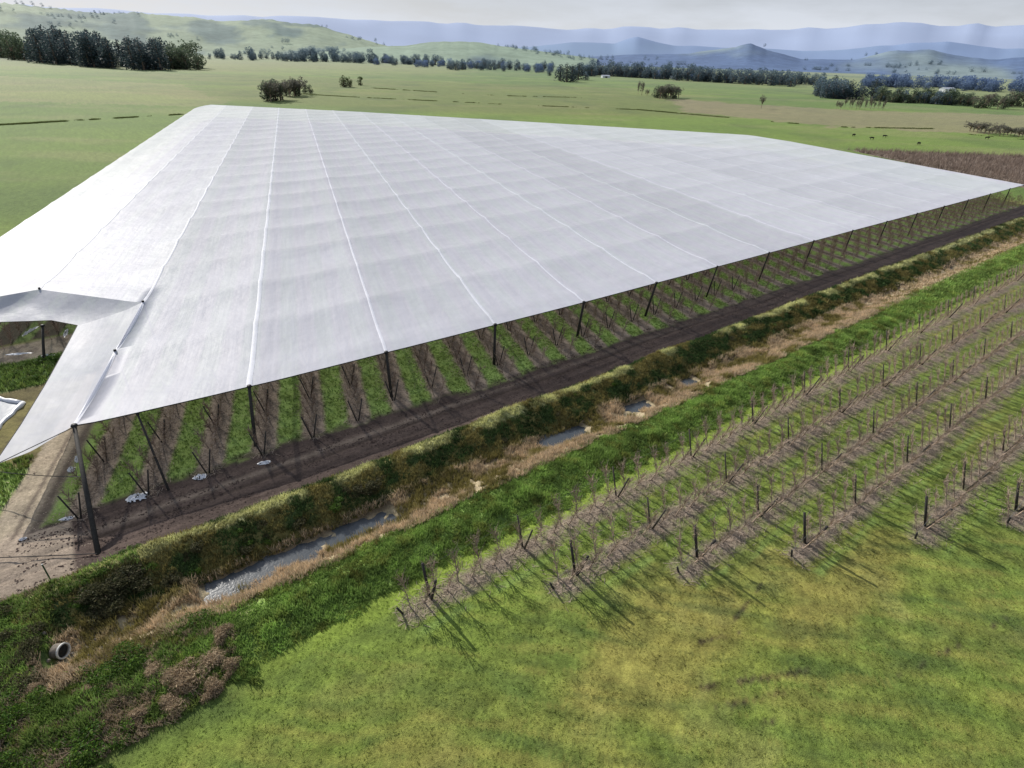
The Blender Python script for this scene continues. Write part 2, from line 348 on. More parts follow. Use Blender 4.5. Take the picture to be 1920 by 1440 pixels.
    ph = np.abs(((p - (-1.5+7.3*PQ[0]/PQ[1]*1.0))/5.2+.5) % 1 - .5)*5.2
    dirt = ss(1.55, 1.05, ph+wn*.5)
    c = mix(c, 'belt', inside); c = mix(c, 'grass', inside*.45*ss(.4, .6, n2))
    c = mix(c, 'strip', inside*dirt*.95)
    c = mix(c, 'soil', inside*ss(.8, .3, ph+wn*.5)*.5)
    c = mix(c, 'soil', ss(-1.5, -.6, t-T0)*(1-ss(.2, 1.5, t-T0+wn*2))*(p > -2)*.75)
    # left of the covered block
    pl = p
    trk = ss(-6.6, -5.9, pl+wn*.4)*(1-ss(-2.4, -1.7, pl+wn*.5))*(q > -9)*(q < 27)
    c = mix(c, 'lite', trk*.9); c = mix(c, 'soil', trk*ss(.3, .1, np.abs(pl+4.0))*.7); c = mix(c, 'soil', trk*ss(-3.4, -2.6, pl)*.8)
    gl = (pl < -6.2+.0)*(q > -7)*(q < 6)
    c = mix(c, 'belt', gl*1.0)
    ol = (pl < -6.0)*(t > 4)*(t < 23)
    c = mix(c, 'olive', ol*1.0); c = mix(c, 'mud', ol*ss(.4, .6, n2)*.5)
    hd = (pl < 3)*(pl > -60)*ss(22.2, 23.4, t+wn)*(1-ss(30.3, 31, t+wn*.5))*(q > 8)
    hd = np.where(p < -5.0, hd, 0)
    c = mix(c, 'dark', hd); c = mix(c, 'belt', hd*ss(.5, .65, n2)*.6)
    r2 = (s < 6)*(p < -6)*ss(30.6, 31.2, t)*(1-ss(36.6, 37.6, t+wn*.5))
    c = mix(c, 'lite', r2*.9); c = mix(c, 'soil', r2*ss(.45, .6, n4)*.5)
    lb = (p < -6)*(p > -30)*ss(37, 38, t)*(q < 330)
    c = mix(c, 'soil', lb*.9); c = mix(c, 'belt', lb*ss(1.4, 2.0, ph)*.7)
    lr = (s < -2)*(t < -7)*ss(-14.5, -13.5, t+wn)
    c = mix(c, 'lite', lr*.7)
    # open pasture
    past = 1-ss(0, 1, ((p > -32.5)*(p < 240)*(q > -8)*(q < qf)).astype(float)); past = past*((t > 40)|(s > 245)|((p < -33)*(q > 32)))
    c = mix(c, 'past', past)
    f1 = fbm(x*.006, y*.012, 3, 81); f2 = fbm(x*.02, y*.05, 3, 83); f3 = fbm(x*.0016, y*.0035, 2, 85)
    c = mix(c, 'bright', past*ss(.45, .65, f1)*.35); c = mix(c, 'tan', past*ss(.5, .75, f2)*.22); c = mix(c, 'olive', past*ss(.55, .7, f3)*.35)
    c = mix(c, 'dark', past*ss(.55, .75, fbm(x*.035, y*.02, 3, 87))*.25)
    c = mix(c, 'tan', past*inpoly(x+(n1-.5)*14, y+(n2-.5)*30, P_left)*.3)
    c = mix(c, 'brown', inpoly(x+(n2-.5)*4, y+(n2-.5)*4, P_brown)*1.0)
    c = mix(c, 'tan', inpoly(x+(n1-.5)*20, y+(n1-.5)*30, P_tan)*.5); c = mix(c, 'brown', inpoly(x+(n1-.5)*20, y+(n1-.5)*30, P_tan)*.3)
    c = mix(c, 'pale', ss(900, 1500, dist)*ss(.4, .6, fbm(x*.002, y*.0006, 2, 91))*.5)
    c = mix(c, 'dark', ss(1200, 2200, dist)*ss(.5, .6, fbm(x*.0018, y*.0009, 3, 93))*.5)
    c = c*(1+(n4-.5)[..., None]*.35)
    painted_haze = (1-np.exp(-dist/6500.))[..., None]*.85  # aerial haze painted into the ground colour, growing with distance
    c = c*(1-painted_haze)+C['painted_haze']*painted_haze
    # pond liner area
    c = np.where(inpoly(s, t, POND)[..., None], C['soil'], c)
    return c
# ---------------------------------------------------------------- ground sheet
def axis(lo, hi, seg, g):
    """seg: [(a,b,step)], then grows by factor g out to lo/hi"""
    out = []
    for a, b, st in seg: out += list(np.arange(a, b, st))
    out.append(seg[-1][1])
    st = seg[-1][2]; v = out[-1]
    while v < hi: st *= g[1]; v += st; out.append(v)
    st = seg[0][2]; v = out[0]; pre = []
    while v > lo: st *= g[0]; v -= st; pre.append(v)
    return np.array(pre[::-1]+out)
ax_s = axis(-16000, 22000, [(-14, 75, .3), (75, 180, .6)], (1.06, 1.022))
ax_t = axis(-14000, 20000, [(-64, -50, .3), (-50, -4, .2), (-4, 42, .5)], (1.08, 1.022))
gs, gt = np.meshgrid(ax_s, ax_t, indexing='ij')
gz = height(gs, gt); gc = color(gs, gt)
gx = O[0]+D1[0]*gs+N1[0]*gt; gy = O[1]+D1[1]*gs+N1[1]*gt
ns, ntt = gs.shape
idx = np.arange(ns*ntt).reshape(ns, ntt)
fc = np.stack([idx[:-1, :-1], idx[1:, :-1], idx[1:, 1:], idx[:-1, 1:]], -1).reshape(-1, 4)
vv = np.stack([gx, gy, gz], -1).reshape(-1, 3)
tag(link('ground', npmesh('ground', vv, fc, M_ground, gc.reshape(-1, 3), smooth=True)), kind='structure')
def hz_at(s, t): return float(height(np.array([float(s)]), np.array([float(t)]))[0])
print('ground', len(vv))
# ---------------------------------------------------------------- water
def strip_mesh(name, pts, mat):
    me = bpy.data.meshes.new(name); me.from_pydata([tuple(p) for p in pts], [], [tuple(range(len(pts)))]); me.materials.append(mat); return me
tag(link('ditch_water', strip_mesh('ditch_water', [W(2.5, -17.8, -1.6), W(2.5, -24, -1.6), W(170, -24, -1.6), W(170, -17.8, -1.6)], M_water)), kind='structure')
cp = (sum(p[0] for p in POND)/4, sum(p[1] for p in POND)/4)
tag(link('pond_water', strip_mesh('pond_water', [W(*p, -.03) for p in POND], M_pond)), kind='structure')
mb = MB()
for i in range(4):
    a, b = POND[i], POND[(i+1) % 4]
    steps = 16; pts = []
    for k in range(steps+1):
        s_, t_ = a[0]+(b[0]-a[0])*k/steps, a[1]+(b[1]-a[1])*k/steps
        pts.append(W(s_+rnd.uniform(-.15, .15), t_+rnd.uniform(-.15, .15), .02+rnd.uniform(0, .12)))
    mb.tube(pts, [.24+rnd.uniform(-.06, .1) for _ in pts], 8)
tag(link('pond_liner', mb.mesh('pond_liner', M_plastic, True)), 'white plastic liner edge folded over the bank round the grey pond', 'pond liner')
# ---------------------------------------------------------------- grass and reeds (stuff)
def blades(name, label, cat, s, t, h, w, nb, colf, lean=.5, zoff=0, splay=.1):
    keep = np.hypot(s+3.7, t+21.4) > 1.0; s, t, h, w = s[keep], t[keep], h[keep], w[keep]
    n = len(s); z = height(s, t)
    base = np.stack([O[0]+D1[0]*s+N1[0]*t, O[1]+D1[1]*s+N1[1]*t, z+zoff], -1)
    base = np.repeat(base, nb, 0); hh = np.repeat(h, nb)*rng.uniform(.6, 1.15, n*nb); ww = np.repeat(w, nb)
    a = rng.uniform(0, 2*np.pi, n*nb); l = rng.uniform(0, lean, n*nb)*hh
    off = rng.normal(0, 1, (n*nb, 2))*np.repeat(w, nb)[:, None]*splay*20
    base[:, :2] += off
    b = rng.uniform(0, np.pi, n*nb)
    dx = np.stack([np.cos(b), np.sin(b), 0*b], -1)*ww[:, None]
    tip = base+np.stack([np.cos(a)*l, np.sin(a)*l, hh], -1)
    v = np.stack([base-dx, base+dx, tip], 1).reshape(-1, 3)
    f = np.arange(n*nb*3).reshape(-1, 3)
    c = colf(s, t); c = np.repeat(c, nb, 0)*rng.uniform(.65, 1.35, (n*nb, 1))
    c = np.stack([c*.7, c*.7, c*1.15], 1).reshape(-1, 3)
    return tag(link(name, npmesh(name, v, f, M_tuft, c)), label, cat, kind='stuff')
def scatter(n, s0, s1, t0, t1, keep=None):
    s = rng.uniform(s0, s1, n); t = rng.uniform(t0, t1, n)
    if keep is not None: k = keep(s, t); s, t = s[k], t[k]
    return s, t
vis = lambda s, t: (np.abs(np.arctan2(O[0]+D1[0]*s+N1[0]*t, O[1]+D1[1]*s+N1[1]*t)) < 1.2)
s, t = scatter(70000, -8, 75, -66, -28, lambda s, t: vis(s, t) & (fbm(s*.8, t*.8, 2, 101) > .28))
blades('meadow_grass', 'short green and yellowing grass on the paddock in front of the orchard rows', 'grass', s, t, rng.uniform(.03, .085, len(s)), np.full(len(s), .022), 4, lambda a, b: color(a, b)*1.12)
s, t = scatter(38000, -6, 110, -31.0, -24.2, lambda s, t: vis(s, t) & (t > -29.4-1.8*fbm(s*.9, t*.9, 3, 181)))
hb = .12+1.2*fbm(s*.8, t*.8, 2, 103)**2*np.clip(1-np.abs(t+27.4)/4, .1, 1)
def beltcol(a, b):
    k = fbm(a*.7, b*.7, 2, 104)[:, None]; return C['belt']*(.45+1.15*k)+(C['yel']-C['belt'])*.35*ss(.55, .7, fbm(a*1.3, b*1.3, 2, 144))[:, None]
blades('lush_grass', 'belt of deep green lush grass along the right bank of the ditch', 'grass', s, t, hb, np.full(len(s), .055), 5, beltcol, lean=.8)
s, t = scatter(16000, 110, 260, -30.3, -24.2, vis)
blades('lush_grass', 'far end of the deep green grass belt beside the ditch', 'grass', s, t, .25+.4*rng.uniform(0, 1, len(s)), np.full(len(s), .09), 4, beltcol, lean=.8)
def reedcol(a, b):
    k = fbm(a*.5, b*.5, 3, 105)[:, None]; k2 = fbm(a*1.5, b*1.5, 2, 106)[:, None]
    return (C['reed']*(1-ss(.5, .65, k))+C['olive']*ss(.5, .65, k))*(.85+.9*k2)
s, t = scatter(30000, -4.2, 120, -25.0, -18.9, lambda s, t: vis(s, t) & ~((wet(s, t) > .3) & (t < -19.4) & (t > -21.3)) & (fbm(s*.6, t*.6, 2, 107) > .3))
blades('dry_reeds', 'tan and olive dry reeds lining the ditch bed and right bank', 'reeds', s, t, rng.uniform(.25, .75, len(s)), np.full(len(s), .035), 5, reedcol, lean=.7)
def bankcol(a, b):
    k = fbm(a*.6, b*.9, 3, 108)[:, None]; k2 = fbm(a*1.1, b*1.1, 2, 109)[:, None]
    c = C['olive']*(1-ss(.42, .6, k))+C['dark']*1.1*ss(.42, .6, k)
    w_ = (fbm(a*.7, b*.7, 2, 145)-.5)*1.6
    hi = (ss(-16.2, -15.6, b+w_)*(1-ss(-14.8, -14.4, b+w_*.5))*ss(.3, .5, fbm(a*.3, b*.1, 2, 73)))[:, None]
    c = c*(1-hi)+C['crest']*hi
    return c*(.8+.9*k2)
s, t = scatter(36000, -6, 150, -19.4, -14.3, vis)
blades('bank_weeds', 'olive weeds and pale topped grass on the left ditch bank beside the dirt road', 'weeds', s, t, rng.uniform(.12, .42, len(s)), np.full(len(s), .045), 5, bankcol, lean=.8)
s, t = scatter(16000, 95, 330, -25, -14.3, vis)
blades('bank_weeds', 'distant olive and tan weeds on both banks of the ditch', 'weeds', s, t, rng.uniform(.2, .6, len(s)), np.full(len(s), .1), 4, lambda a, b: np.where((b > -18.8)[:, None], bankcol(a, b), reedcol(a, b)), lean=.8)
def undercol(a, b): return color(a, b)*1.1
s, t = scatter(32000, -2, 130, -9.4, 14, lambda s, t: (t > np.interp(s, [18, 40, 120], [-6.2, -7.9, -8.7])+1.2*(fbm(s*1.1, t*1.1, 2, 191)-.5)) & (np.abs((((s-PQ[0]/PQ[1]*t)-(-1.5+7.3*PQ[0]/PQ[1]))/5.2+.5) % 1-.5)*5.2 > 1.1) & (s-PQ[0]/PQ[1]*t > -1))
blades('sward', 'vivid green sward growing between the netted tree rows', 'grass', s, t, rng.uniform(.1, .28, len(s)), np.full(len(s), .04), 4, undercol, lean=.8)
s, t = scatter(9000, -16, 4, -16, 31, lambda s, t: ((s-PQ[0]/PQ[1]*t < -6.3) & (t < 6) & (t > -7)) | ((t > 22.5) & (t < 30.5) & (s-PQ[0]/PQ[1]*t < -5)) | ((t < -14.4) & (s < 2)))
blades('rank_grass', 'dense dark green grass beside the dirt track left of the canopy', 'grass', s, t, rng.uniform(.3, .7, len(s)), np.full(len(s), .06), 5, lambda a, b: beltcol(a, b)*.85, lean=.8)
s, t = scatter(22000, -12, 7, -35, -14.4, lambda s, t: vis(s, t) & ((t < -23.5) | (s < -3.9)) & (t > -31.5 + (fbm(s*.5, t*.5, 3, 151)-.5)*9 - .35*(s-7)*0))
blades('rank_grass', 'rank mixed grass and weeds round the ditch head thicket', 'grass', s, t, rng.uniform(.15, .5, len(s)), np.full(len(s), .04), 5, lambda a, b: np.where((fbm(a*.5, b*.5, 3, 141) > .55)[:, None], C['reed']*.8, beltcol(a, b)), lean=.9)
def clods(name, label, n, s0, s1, t0, t1, col, sz):
    s, t = scatter(n, s0, s1, t0, t1, lambda s, t: fbm(s*.4, t*2.5, 3, 161) > .5)
    n = len(s); z = height(s, t); r = rng.uniform(.35, 1, n)*sz; a = rng.uniform(0, 6.28, n)
    c0 = np.stack([O[0]+D1[0]*s+N1[0]*t, O[1]+D1[1]*s+N1[1]*t, z-.01], -1); V_ = []
    for k in range(4): b = a+k*1.57+rng.uniform(-.4, .4, n); V_.append(c0+np.stack([np.cos(b)*r, np.sin(b)*r, 0*r], -1))
    V_.append(c0+np.stack([0*r, 0*r, r*rng.uniform(.5, 1, n)], -1)); v = np.stack(V_, 1).reshape(-1, 3)
    b = np.arange(n)[:, None]*5; f = np.concatenate([b+np.array([[k, (k+1) % 4, 4]]) for k in range(4)], 0)
    c = np.repeat(np.zeros((n, 3))+col*rng.uniform(.7, 1.3, (n, 1)), 5, 0)
    tag(link(name, npmesh(name, v, f, M_ground, c)), label, 'clods', kind='stuff')
clods('soil_clods', 'loose earth clods and stones along the dark dirt road', 16000, -6, 110, -14.3, -7.5, C['soil']*1.15, .13)
clods('soil_clods', 'pale stones and clods on the dirt track at the left', 2500, -9, -1, -14, 6, C['lite'], .09)
# prunings on the row strips
def twigs(name, label, s, t):
    n = len(s); z = height(s, t)+.04; a = rng.uniform(0, np.pi*2, n); l = rng.uniform(.12, .4, n)
    c0 = np.stack([O[0]+D1[0]*s+N1[0]*t, O[1]+D1[1]*s+N1[1]*t, z], -1)
    d = np.stack([np.cos(a)*l, np.sin(a)*l, rng.uniform(-.02, .12, n)], -1); e = np.stack([-np.sin(a), np.cos(a), 0*a], -1)*.018
    v = np.stack([c0-d-e, c0-d+e, c0+d+e, c0+d-e], 1).reshape(-1, 3); f = np.arange(n*4).reshape(-1, 4)
    col = (srgb(178, 162, 146)[None]*rng.uniform(.4, 1.25, (n, 1))); col = np.repeat(col, 4, 0)
    tag(link(name, npmesh(name, v, f, M_tuft, col)), label, 'prunings', kind='stuff')
ss_, tt_ = [], []
for r, s0, s1, s2 in ROWS:
    n = int((s2-s0)*48); ss_.append(rng.uniform(s0-.6, s2, n)); tt_.append(r-.2+rng.normal(0, .72, n))
twigs('pruned_twigs', 'pale pruned twigs and leaf litter lying under the open orchard rows', np.concatenate(ss_), np.concatenate(tt_))
ss_, tt_ = [], []
for k in range(30):
    s0, t0 = rowend(k); n = 700; q = rng.uniform(-.5, 18, n); w_ = rng.normal(0, .7, n)
    ss_.append(s0+q*PQ[0]+w_*PQ[1]); tt_.append(t0+q*PQ[1]-w_*PQ[0])
twigs('pruned_twigs', 'brown prunings scattered under the netted tree rows', np.concatenate(ss_), np.concatenate(tt_))
# ---------------------------------------------------------------- canopy of hail net
A_, B_ = 15.6, 15.75
ZN = 5.0
FAR = [(-60, 365), (-31.8, 354.7), (-25.8, 379), (246, 117), (246.6, 95), (300, 95)]
def qmax(p): return np.interp(p, [-31.8, -29, -25.8, 60, 150, 243, 246.4], [354.7, 371, 379, 304, 214, 119.5, 95])
def qmin(p):
    p = np.asarray(p, float)
    fr = np.zeros(p.shape)
    q = np.zeros(p.shape)
    for _ in range(6): q = edge_t(p+PQ[0]*q)/PQ[1]
    left = np.interp(p, [-31.8, -15.6, -.01], [44.5, 45.7, 31.5])
    return np.where(p < -.005, left, q)
pc = np.unique(np.round(np.concatenate([np.arange(-31.8, -15.7, 1.35), [-15.6], np.arange(-14.2, -.2, 1.3), [-.006], np.arange(0, 246.4, A_/10), [246.4]]), 3))
qg = np.arange(-12*1.0, 384, B_/12)
qg = np.arange(-1, 26, 1/12.)*B_
P2, Q2 = np.meshgrid(pc, qg, indexing='ij')
lo, hi = qmin(pc)[:, None], qmax(pc)[:, None]
valid = (qg[None, 1:] > lo+1e-3) & (qg[None, :-1] < hi-1e-3)
Qc = np.clip(Q2, lo, hi)
def net_z(p, q):
    cu, cv = np.floor(p/A_), np.floor(q/B_); u, v = p/A_-cu, q/B_-cv
    ra = _h(cu.astype(np.int64), cv.astype(np.int64), 3); rb = _h(cu.astype(np.int64), 0*cv.astype(np.int64), 5)
    cl, ci = cv.astype(np.int64), cu.astype(np.int64)
    k1 = np.interp(p, [-20, -2, 8, 28, 78, 110], [.8, .9, 1.7, 1.6, 1.25, 1.0])
    sv = ((.18+.16*_h(ci, cl, 3))*(1-u)+(.18+.16*_h(ci+1, cl, 3))*u)*k1; su = .05+.10*rb
    ed = ss(0, 7, q-qmin(p)); ed = np.maximum(ed, ss(-4, 0, p)*(p < 0)*(q > 31.4)*ss(31, 38, q))
    ed = ed*ss(-31.8, -27, p)*(1-ss(-10, 0, q-qmax(p)))*(1-ss(240, 246, p))
    z = ZN - (sv*4*v*(1-v)*(.6+.4*4*u*(1-u)) + su*4*u*(1-u))*ed
    # cusps round the post tops
    du = np.minimum(u, 1-u)*A_; dv = np.minimum(v, 1-v)*B_; z = z+.16*np.exp(-np.hypot(du, dv)/1.2)
    z = z+(fbm(p*.25, q*.12, 3, 201)-.5)*.14*ed
    return z
def net_c(p, q):
    cu, cv = np.floor(p/A_).astype(np.int64), np.floor(q/B_).astype(np.int64)
    band = np.interp(cu, range(-3, 17), [.77, .77, .78, .74, .735, .735, .75, .76, .775, .73, .72, .82, .83, .78, .82, .84, .84, .84, .84, .84])
    v = q/B_-cv
    band = band*(1+.05*(v-.5)*np.where(p > 0, 1, 0))*(1+(_h(cu, cv, 9)-.5)*.05)  # slope shading painted in: each panel paler toward its far cross line
    return np.minimum(np.stack([band*1.01, band*1.025, band*1.155], -1), .97)
def build_sheet(P2, Q2, valid, zf, cf):
    z = zf(P2, Q2); ss0 = P2+PQ[0]*Q2; tt0 = PQ[1]*Q2
    x = O[0]+D1[0]*ss0+N1[0]*tt0; y = O[1]+D1[1]*ss0+N1[1]*tt0
    a, b = P2.shape; idx = np.arange(a*b).reshape(a, b)
    f = np.stack([idx[:-1, :-1], idx[1:, :-1], idx[1:, 1:], idx[:-1, 1:]], -1)
    return np.stack([x, y, z], -1).reshape(-1, 3), f[valid].reshape(-1, 4), cf(P2, Q2).reshape(-1, 3)
vq = valid[:-1] | valid[1:]
v, f, c = build_sheet(P2, Qc, vq, net_z, net_c)
canopy = empty('hail_net_canopy', WPQ(0, 0, 0)); tag(canopy, 'vast white hail net canopy stretched over the orchard beside the dirt road', 'net canopy')
def child(name, me, parent):
    o = link(name, me, parent); o.location = -parent.location; return o
child('net_sheet', npmesh('net_sheet', v, f, M_net, c, smooth=False), canopy)
# sloping side flaps on the near left
SK = [((-.006, 0), (-6.5-.3, .6)), ((-.006, 7.9), (-6.9, 7.5)), ((-.006, 15.75), (-7.3, 16)), ((-.006, 23.6), (-7.9, 24.5)), ((-.006, 31.5), (-8.6, 33.3))]
def skirt(rows, zlow, name, n=14, tint=.76):
    vs, fs = [], []; m = 0
    R_ = []
    for i in range(len(rows)-1):
        (a, b), (c_, d) = rows[i], rows[i+1]
        for k in range(6): 
            u = k/6; R_.append(((a[0]+(c_[0]-a[0])*u, a[1]+(c_[1]-a[1])*u), (b[0]+(d[0]-b[0])*u, b[1]+(d[1]-b[1])*u)))
    R_.append(rows[-1])
    for i, (a, b) in enumerate(R_):
        for k in range(n+1):
            u = k/n; p = a[0]+(b[0]-a[0])*u; q = a[1]+(b[1]-a[1])*u
            z0 = float(net_z(np.array([a[0]+(.007 if a[1] < 31.6 and a[0] > -1 else 0)]), np.array([a[1]]))[0])
            z = z0+(zlow-z0)*u - .28*math.sin(math.pi*u)+ (float(vn(np.array([p*.5]), np.array([q*.3]), 77)[0])-.5)*.3*math.sin(math.pi*u)
            vs.append(WPQ(p, q, z))
    for i in range(len(R_)-1):
        for k in range(n): a = i*(n+1)+k; fs.append((a, a+1, a+n+2, a+n+1))
    cc = np.tile(np.array([[tint*.98, tint*1.0, tint*1.1]]), (len(vs), 1))
    child(name, npmesh(name, np.array([tuple(v) for v in vs]), np.array(fs), M_net, cc, smooth=True), canopy)
    return [WPQ(b[0], b[1], zlow) for a, b in R_]
e1 = skirt(SK, 3.0, 'side_flap', tint=.76)
e2 = skirt([((-.006, 31.5), (-8.6, 33.3)), ((-7.8, 38.6), (-12.5, 37.2)), ((-15.6, 45.7), (-19.0, 40.3)), ((-31.8, 44.5), (-34.5, 41.5))], 3.0, 'front_flap', tint=.76)
# seams: bright doubled laps where panels are clipped together
def ribbon(fpts, w):
    """fpts list of (p,q); returns MB strip following the net"""
    mb = MB(); n = len(fpts)
    for i in range(n):
        p, q = fpts[i]; z = float(net_z(np.array([p]), np.array([q]))[0])+.05
        mb.v += [WPQ(p-w, q, float(net_z(np.array([p-w]), np.array([q]))[0])+.03), WPQ(p, q, z+.03), WPQ(p+w, q, float(net_z(np.array([p+w]), np.array([q]))[0])+.03)]
    for i in range(n-1):
        a = i*3; mb.f += [(a, a+1, a+4, a+3), (a+1, a+2, a+5, a+4)]
    return mb
M_seam = simple('doubled_net_seam', (.53, .545, .61), rough=.5, var=.05, scale=1.)
M_seam2 = simple('net_lap_seam', (.84, .85, .88), rough=.5, var=.05, scale=1.)
def seam_child(mb):
    c = np.tile(np.array([[.84, .855, .93]]), (len(mb.v), 1))
    child('seam', npmesh('seam', np.array([tuple(v) for v in mb.v]), np.array(mb.f), M_net, c, smooth=True), canopy)
for k in range(0, 16):
    p = k*A_+(.01 if k == 0 else 0); q0, q1 = float(qmin(np.array([p]))[0]), float(qmax(np.array([p]))[0])
    qs = [q0]+[q for q in np.arange(-1, 26, 1/12.)*B_ if q0+.3 < q < q1-.5]+[q1]
    seam_child(ribbon([(p, q) for q in qs], (.2 if k != 1 else .3)))
qs = [45.7]+[q for q in np.arange(2, 26, 1/12.)*B_ if 46 < q < 365]
seam_child(ribbon([(-15.6, q) for q in qs], .2))
KC = .9694
def TC(v): return Vector((v.x*KC, v.y*KC, H-(H-v.z)*KC))
# perimeter cable
pts = []
for p in np.arange(0, 246.5, 1.56): q = float(qmin(np.array([p]))[0]); pts.append(WPQ(p, q-.03, float(net_z(np.array([p]), np.array([q]))[0])-.04))
child('edge_cable', MB().tube(pts, .055, 5).mesh('edge_cable', M_cable), canopy)
child('edge_cable', MB().tube([WPQ(0, 0, ZN)]+e1, .04, 5).mesh('edge_cable', M_cable), canopy)
child('edge_cable', MB().tube(e2, .05, 5).mesh('edge_cable', M_cable), canopy)
L0 = canopy.location.copy(); canopy.scale = (KC, KC, KC); canopy.location = TC(L0)
# ---------------------------------------------------------------- canopy posts
def canopy_post(top, base, r, label, group='posts holding up the front edge of the hail net', strut=True):
    t = empty('canopy_post', base); tag(t, label, 'post', group)
    d = top-base
    o = link('pole', MB().tube([Vector((0, 0, -.2)), d*.5, d], [r*1.1, r, r*.9], 8).mesh('pole', M_postdark, True), t)
    o2 = link('cap', MB().tube([d-Vector((0, 0, .02)), d+Vector((0, 0, .16))], [r*1.6, r*1.2], 8).mesh('cap', M_cable, True), t)
    return t
n_post = 0
OBS = {1: (13.9, -4.9), 2: (29.9, -3.9), 3: (44.9, -3.9), 4: (60.1, -3.6)}
for k in range(1, 16):
    p = k*A_; q = float(qmin(np.array([p]))[0]); s_, t_ = p+PQ[0]*q, PQ[1]*q
    zt = float(net_z(np.array([p]), np.array([q]))[0])-.05
    b = OBS.get(k, (s_-2.2, t_-.5))
    canopy_post(TC(W(s_, t_, zt)), W(b[0], b[1], hz_at(*b)), .18 if k < 6 else .13, f'{ORD[k-1]} dark net post from the canopy corner along the road edge' if k > 1 else 'tall dark net post next after the inclined corner strut')
# the big inclined corner strut, the corner post and the next brace
t = canopy_post(TC(W(0, 0, ZN+.1)), W(-.6, -13.0, hz_at(-.6, -13.0)), .19, 'thick inclined corner strut leaning across the dirt road to the canopy corner', None)
t.name = 'corner_strut'
b = (5.4, -7.6); q = -.35
t = canopy_post(TC(W(5.0, float(edge_t(5.0)), 4.75)), W(*b, hz_at(*b)), .1, 'thin slanting brace pole behind the corner strut', None); t.name = 'brace_pole'
for (p, q, lab) in [(0, B_, 'short dark post tip poking through the net ridge nearest the corner'), (0, 2*B_, 'post tip under the net where side flap and front flap meet'), (-15.6, 45.7, 'post tip under the net at the far left flap ridge')]:
    t = tp = TC(WPQ(p, q, float(net_z(np.array([p+.02]), np.array([q]))[0])+.1)); canopy_post(tp, Vector((tp.x, tp.y, 0)), .11, lab, 'inner posts of the hail net')
b = at(82, 678)
canopy_post(at(80, 611, 4.0), Vector((b.x, b.y, 0)), .16, 'dark post under the left flap beside the cross road', None).name = 'flap_post'
# guy cables from the strut across the track, off to the left
def cable(name, a, b, r, label, sag=.3):
    pts = [a.lerp(b, i/12)-Vector((0, 0, sag*4*(i/12)*(1-i/12))) for i in range(13)]
    m = MB().tube([p-a for p in pts], r, 5).mesh(name, M_cable)
    tag(link(name, m, None, a), label, 'cable', 'guy cables crossing the dirt road')
cs = TC(W(0, 0, ZN+.1)).lerp(W(-.6, -13.0, 0), .42)
cable('guy_cable', cs, at(-60, 876, 2.2), .035, 'upper dark cable running left from the middle of the corner strut')
cable('guy_cable', W(-.6, -13.0, .15), at(-60, 1047, .35), .04, 'low dark cable running left from the foot of the corner strut', .05)
# star picket by the ditch head
b = at(95, 1088); a = empty('fence_picket', Vector((b.x, b.y, hz_at(*ST(b.x, b.y))))); tag(a, 'short green metal fence picket at the ditch head below the corner strut', 'fence post')
m = MB(); m.box((0, 0, .75), (.09, .03, 1.9), .4); m.box((0, .03, .75), (.03, .09, 1.9), .4)
link('picket_shaft', m.mesh('picket_shaft', simple('green_paint', srgb(52, 78, 50))), a)
m = MB(); m.box((0, 0, 1.72), (.11, .11, .04), .4); link('picket_cap', m.mesh('picket_cap', M_wire), a)

# ---------------------------------------------------------------- V trellis
def v_meshes(h, sp, r, mat):
    out = []
    for sg in (1, -1):
        out.append(MB().tube([Vector((0, .06*sg, -.2)), Vector((0, sg*sp, h))], [r, r*.9], 7).mesh('arm', mat, True))
    out.append(MB().tube([Vector((0, -.09, 0)), Vector((0, -.13, .5))], .05, 5).mesh('wedge', mat))
    return out
V_open = v_meshes(2.85, 1.0, .08, M_timber); V_end = v_meshes(2.85, 1.0, .12, M_postdark)
V_net = v_meshes(2.75, .75, .075, M_postdark)
def v_post(ms, loc, rz, label, group):
    t = empty('trellis_post', loc, rz); tag(t, label, 'trellis post', group)
    link('arm', ms[0], t); link('arm', ms[1], t); return t
ang1 = math.atan2(D1[1], D1[0])
def st_ang(): d = WPQ(0, 1)-WPQ(0, 0); return math.atan2(d.y, d.x)
ang2 = st_ang()
RN = ['in the row nearest the ditch', 'in the second row from the ditch', 'in the third row from the ditch', 'in the fourth row from the ditch', 'in the fifth row from the ditch', 'in the far right corner row']
for i, (r, s0, s1, s2) in enumerate(ROWS):
    s = s1; k = 0
    while s < s2:
        z = hz_at(s, r)
        v_post(V_end if k == 0 else V_open, W(s, r, z), ang1, ('V-shaped end post ' if k == 0 else f'{ORD[k]} V-shaped trellis post ')+RN[i], 'V-shaped posts of the open orchard')
        s += 8.9 if k == 0 else 11.1; k += 1
    # end anchor
    a = empty('row_anchor', W(s0, r, hz_at(s0, r))); tag(a, 'short leaning anchor stub '+RN[i].replace('in the', 'before the first post of the'), 'anchor post', 'end anchors of the open orchard rows')
    dv = W(s0-.45, r, 0)-W(s0, r, 0)
    link('stub', MB().tube([Vector((0, 0, -.2)), dv+Vector((0, 0, .85))], [.09, .08], 7).mesh('stub', M_postdark, True), a)
    link('stay_wire', MB().tube([dv*.9+Vector((0, 0, .7)), (W(s1, r, 0)-W(s0, r, 0))+Vector((0, 0, 1.6))], .012, 4).mesh('stay_wire', M_wire), a)
    w = empty('trellis_wires', W(s1, r, 0)); tag(w, 'thin trellis wires strung '+RN[i].replace('in the', 'along the'), 'wire', 'wires of the open orchard rows')
    for sg in (1, -1):
        for u in (.45, .95):
            A0 = W(s1, r+sg*(.06+.91*u), .1+2.55*u); A1 = W(s2, r+sg*(.06+.91*u), .1+2.55*u)
            link('wire', MB().tube([A0-w.location, A1-w.location], .006, 3).mesh('wire', M_wire), w)
